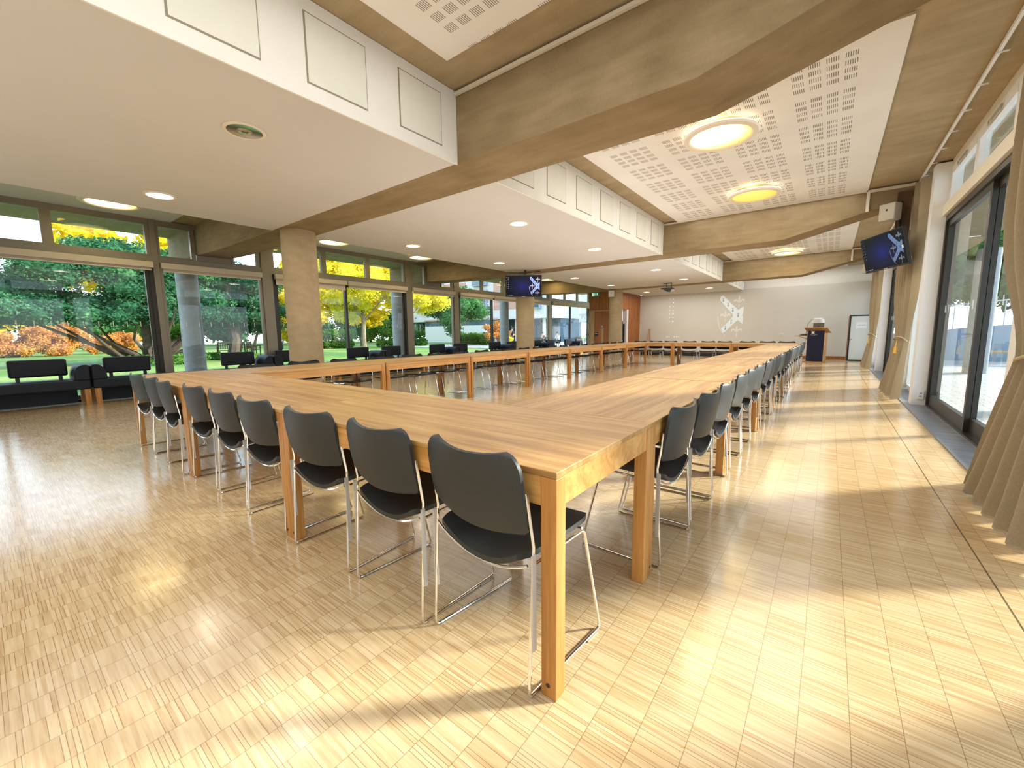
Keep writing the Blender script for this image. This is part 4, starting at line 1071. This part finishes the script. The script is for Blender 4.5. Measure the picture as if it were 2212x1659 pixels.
for i, (x, y, a, lab) in enumerate([(-19.8, 30.2, 180, 'dark terrace chair under the person in brown'), (-18.4, 30.4, 180, 'dark terrace chair under the person in pale shirt'), (-19.0, 28.6, 0, 'dark terrace chair with its back to the garden windows'), (-25.2, 29.9, 30, 'dark terrace chair left of the second column'), (-16.2, 30.1, 10, 'dark terrace chair before the farthest garden doors'), (-17.2, 31.6, 160, 'dark terrace chair facing the farthest garden doors')]):
    cafe_chair(lab, (x, y, -.06), R(a))
t = thing('stone_planter', 'white urn planter with leafy plant on the terrace', 'planter', (-22.6, 28.8, -.06))
MB().lathe([(.22, 0), (.18, .08), (.30, .45), (.34, .5), (.30, .5), (.28, .44)], 18).build('urn', WHITE, t, smooth=True)
leaves(MB(), [(0, 0, .7, .35, .8), (.3, .1, .68, .25, .8), (-.25, 0, .7, .25, .8)], 500, .08, rr).build('foliage', LYG, t)
def person(name_label, loc, rz, sit, cm, hm):
    t = thing('person', name_label, 'person', loc, rz)
    if sit:
        hip = .50; J = {'pel': (0, 0, hip), 'chest': (0, .02, hip + .34), 'neck': (0, .05, hip + .52), 'head': (0, .07, hip + .66), 'crown': (0, .06, hip + .78)}
        for s in (-1, 1):
            J.update({('sh', s): (s * .18, .02, hip + .46), ('el', s): (s * .23, .10, hip + .22), ('ha', s): (s * .14, .34, hip + .24), ('hp', s): (s * .09, .04, hip - .02), ('kn', s): (s * .11, .44, hip), ('an', s): (s * .11, .44, .08), ('to', s): (s * .11, .58, .04)})
    else:
        hip = .92; J = {'pel': (0, 0, hip), 'chest': (0, 0, hip + .36), 'neck': (0, .01, hip + .54), 'head': (0, .03, hip + .68), 'crown': (0, .02, hip + .82)}
        for s in (-1, 1):
            J.update({('sh', s): (s * .19, 0, hip + .48), ('el', s): (s * .25, -.02, hip + .2), ('ha', s): (s * .25, .08, hip - .05), ('hp', s): (s * .09, 0, hip - .04), ('kn', s): (s * .10, .03, .48), ('an', s): (s * .10, 0, .07), ('to', s): (s * .11, .15, .035)})
    RD = {'pel': .14, 'chest': .15, 'neck': .055, 'head': .095, 'crown': .075, 'sh': .06, 'el': .045, 'ha': .035, 'hp': .095, 'kn': .062, 'an': .042, 'to': .035}
    def skin(nm, keys, edges, mat_, grow):
        me = bpy.data.meshes.new(nm); idx = {k_: i for i, k_ in enumerate(keys)}
        me.from_pydata([J[k_] for k_ in keys], [(idx[a], idx[c_]) for a, c_ in edges], []); me.materials.append(mat_)
        o = bpy.data.objects.new(nm, me); C.objects.link(o); o.parent = t
        o.modifiers.new('skin', 'SKIN')
        for i, k_ in enumerate(keys):
            r_ = (RD[k_] if isinstance(k_, str) else RD[k_[0]]) * grow
            sv = me.skin_vertices[0].data[i]; sv.radius = (r_, r_); sv.use_root = (i == 0)
        sb = o.modifiers.new('sub', 'SUBSURF'); sb.levels = 1; sb.render_levels = 1
        me.polygons.foreach_set('use_smooth', [True] * len(me.polygons))
        return o
    E_ = [('pel', 'chest'), ('chest', 'neck'), ('neck', 'head'), ('head', 'crown')]; K = ['pel', 'chest', 'neck', 'head', 'crown']
    for s in (-1, 1):
        K += [('sh', s), ('el', s), ('ha', s), ('hp', s), ('kn', s), ('an', s), ('to', s)]
        E_ += [('chest', ('sh', s)), (('sh', s), ('el', s)), (('el', s), ('ha', s)), ('pel', ('hp', s)), (('hp', s), ('kn', s)), (('kn', s), ('an', s)), (('an', s), ('to', s))]
    skin('body', K, E_, SKIN, 1.0)
    K2 = ['pel', 'chest']; E2 = [('pel', 'chest')]
    for s in (-1, 1):
        K2 += [('sh', s), ('el', s)]; E2 += [('chest', ('sh', s)), (('sh', s), ('el', s))]
    skin('top_clothing', K2, E2, cm, 1.14)
    K3 = ['pel']; E3 = []
    for s in (-1, 1):
        K3 += [('hp', s), ('kn', s), ('an', s)]; E3 += [('pel', ('hp', s)), (('hp', s), ('kn', s)), (('kn', s), ('an', s))]
    skin('trousers', K3, E3, DARKC, 1.16)
    h_ = J['head']; MB().lathe([(.10, .0), (.112, .04), (.10, .10), (.05, .15), (.001, .16)], 14, (h_[0], h_[1] - .025, h_[2])).build('hair', hm, t, smooth=True)
person('person in dark clothes standing on the terrace left of the second column', (-23.1, 30.2, -.06), R(150), False, DARKC, HAIR)
person('person in brown top sitting at the dark terrace table', (-19.8, 30.2, -.06), R(190), True, BROWNC, HAIR)
person('person in pale blue shirt bending over the dark terrace table', (-18.4, 30.4, -.06), R(160), True, PALEC, HAIR)

# ------------------------------------------------------------------ patio side
S(MB().prism([(2.0, -.2), (16, -.2), (16, 2.3), (2.0, .95)], lambda x, z, d_: (x, d_, z), 24.0, 24.4).build('wall_ramp', RAMP), 'pale blue sloping wall of the outdoor ramp')
t = thing('picket_railing', 'white picket railing along the outdoor ramp', 'railing', (0, 24.2, 0))
mb = MB()
for i in range(31):
    x = 2.1 + i * .45; z = .95 + (x - 2) / 14 * 1.35; mb.box(x, x + .03, -.015, .015, z, z + .95)
mb.build('pickets', FENCEW, t)
MB().prism([(2.0, 1.88), (16, 3.23), (16, 3.28), (2.0, 1.93)], lambda x, z, d_: (x, d_, z), -.02, .02).build('handrail', FENCEW, t)
for (x, y, s_, lab, m_) in [(4.0, 27.5, 21, 'leafy green tree behind the white railing, left one', LGRN), (9.5, 31, 22, 'leafy green tree behind the white railing, right one', LHED), (0, 38, 23, 'leafy green tree glimpsed at the end of the patio', LGRN)]:
    r5 = random.Random(s_)
    tree(lab, (x, y, -.1), crown(3.2, 3.0, 4.6, 20, r5, (1.0, 1.7)), 4200, .22, m_, [([(0, 0, -.1), (.1, 0, 4)], .22, .12)], BARK, s_)
hedge('tall dark hedge behind the white picket railing', 1.8, 26.0, 9.0, 26.0, 3.1, 41, 6000)
t = thing('patio_bench', 'low pale bench beside the ramp on the patio', 'bench', (4.6, 20.5, -.05))
MB().box(-.9, .9, -.22, .22, .40, .46).build('seat', LIGHTW, t)
for x in (-.8, .7): MB().box(x, x + .1, -.2, .2, 0, .4).build('leg', EXTC, t)

# ------------------------------------------------------------------ light
sun = bpy.data.lights.new('sun', 'SUN'); sun.energy = 10.5; sun.angle = R(6.5); sun.color = (1, .95, .85)
so = bpy.data.objects.new('sun', sun); C.objects.link(so)
el = R(22); az = R(45)
so.rotation_euler = Vector((-math.cos(el) * math.cos(az), -math.cos(el) * math.sin(az), -math.sin(el))).to_track_quat('-Z', 'Y').to_euler()
def portal(loc, rot, sx, sy):
    l = bpy.data.lights.new('window_portal', 'AREA'); l.shape = 'RECTANGLE'; l.size = sx; l.size_y = sy; l.energy = 1
    l.cycles.is_portal = True
    o = bpy.data.objects.new('window_portal', l); C.objects.link(o); o.location = loc; o.rotation_euler = rot
portal((XL - .15, 10, 1.75), (0, R(-90), 0), 3.5, 26)
portal((XR + .15, 8.8, 1.75), (0, R(90), 0), 3.5, 24)
def upfill(loc, sx, sy, e):  # unseen fill lamps added above the floor to brighten the ceiling
    o = lamp('added_up_fill', 'AREA', loc, e, (1, .97, .93), sx, (PI, 0, 0)); o.data.shape = 'RECTANGLE'; o.data.size = sx; o.data.size_y = sy
upfill((-3.4, 8.4, .5), 2.6, 11.0, 98)
upfill((-4.5, -1.6, .4), 6.0, 2.2, 32)
def downfill(loc, sx, sy, e):  # unseen fill lamps added under the lowered ceiling to lift the floor
    o = lamp('unseen_down_fill', 'AREA', loc, e, (1, .985, .955), sx); o.data.shape = 'RECTANGLE'; o.data.size = sx; o.data.size_y = sy
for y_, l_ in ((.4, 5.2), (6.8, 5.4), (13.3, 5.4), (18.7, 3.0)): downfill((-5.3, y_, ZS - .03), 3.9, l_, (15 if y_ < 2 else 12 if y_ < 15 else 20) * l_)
for y_, l_ in ((.2, 5.0), (7.2, 5.0), (13.7, 5.0), (19.0, 2.8)):  # more unseen fill added under the slotted panels, softening patio-side shadows
    o = lamp('unseen_down_fill', 'AREA', (-1.2, y_, ZC - .06), 15 * l_, (1, .985, .955), 2.8); o.data.shape = 'RECTANGLE'; o.data.size = 2.8; o.data.size_y = l_
w = bpy.data.worlds.new('sky'); SC.world = w; w.use_nodes = True; nt = w.node_tree
bg = nt.nodes['Background']
g = N(nt, 'ShaderNodeNewGeometry').outputs['Incoming']
zc = N(nt, 'ShaderNodeSeparateXYZ', {0: N(nt, 'ShaderNodeTexCoord').outputs['Generated']}).outputs[2]
nt.links.new(ramp(nt, zc, [(.0, (.95, .97, 1.0)), (.15, (.70, .84, 1.0)), (.7, (.45, .66, 1.0))]), bg.inputs['Color'])
bg.inputs['Strength'].default_value = 3.2
SC.view_settings.view_transform = 'Standard'; SC.view_settings.look = 'None'
SC.view_settings.exposure = 0.08; SC.view_settings.gamma = 1.0
cy = SC.cycles
cy.use_denoising = True; cy.max_bounces = 8; cy.diffuse_bounces = 4; cy.glossy_bounces = 4; cy.transparent_max_bounces = 16
cy.sample_clamp_indirect = 6; cy.caustics_reflective = False; cy.caustics_refractive = False
cy.use_adaptive_sampling = True; cy.adaptive_threshold = .02
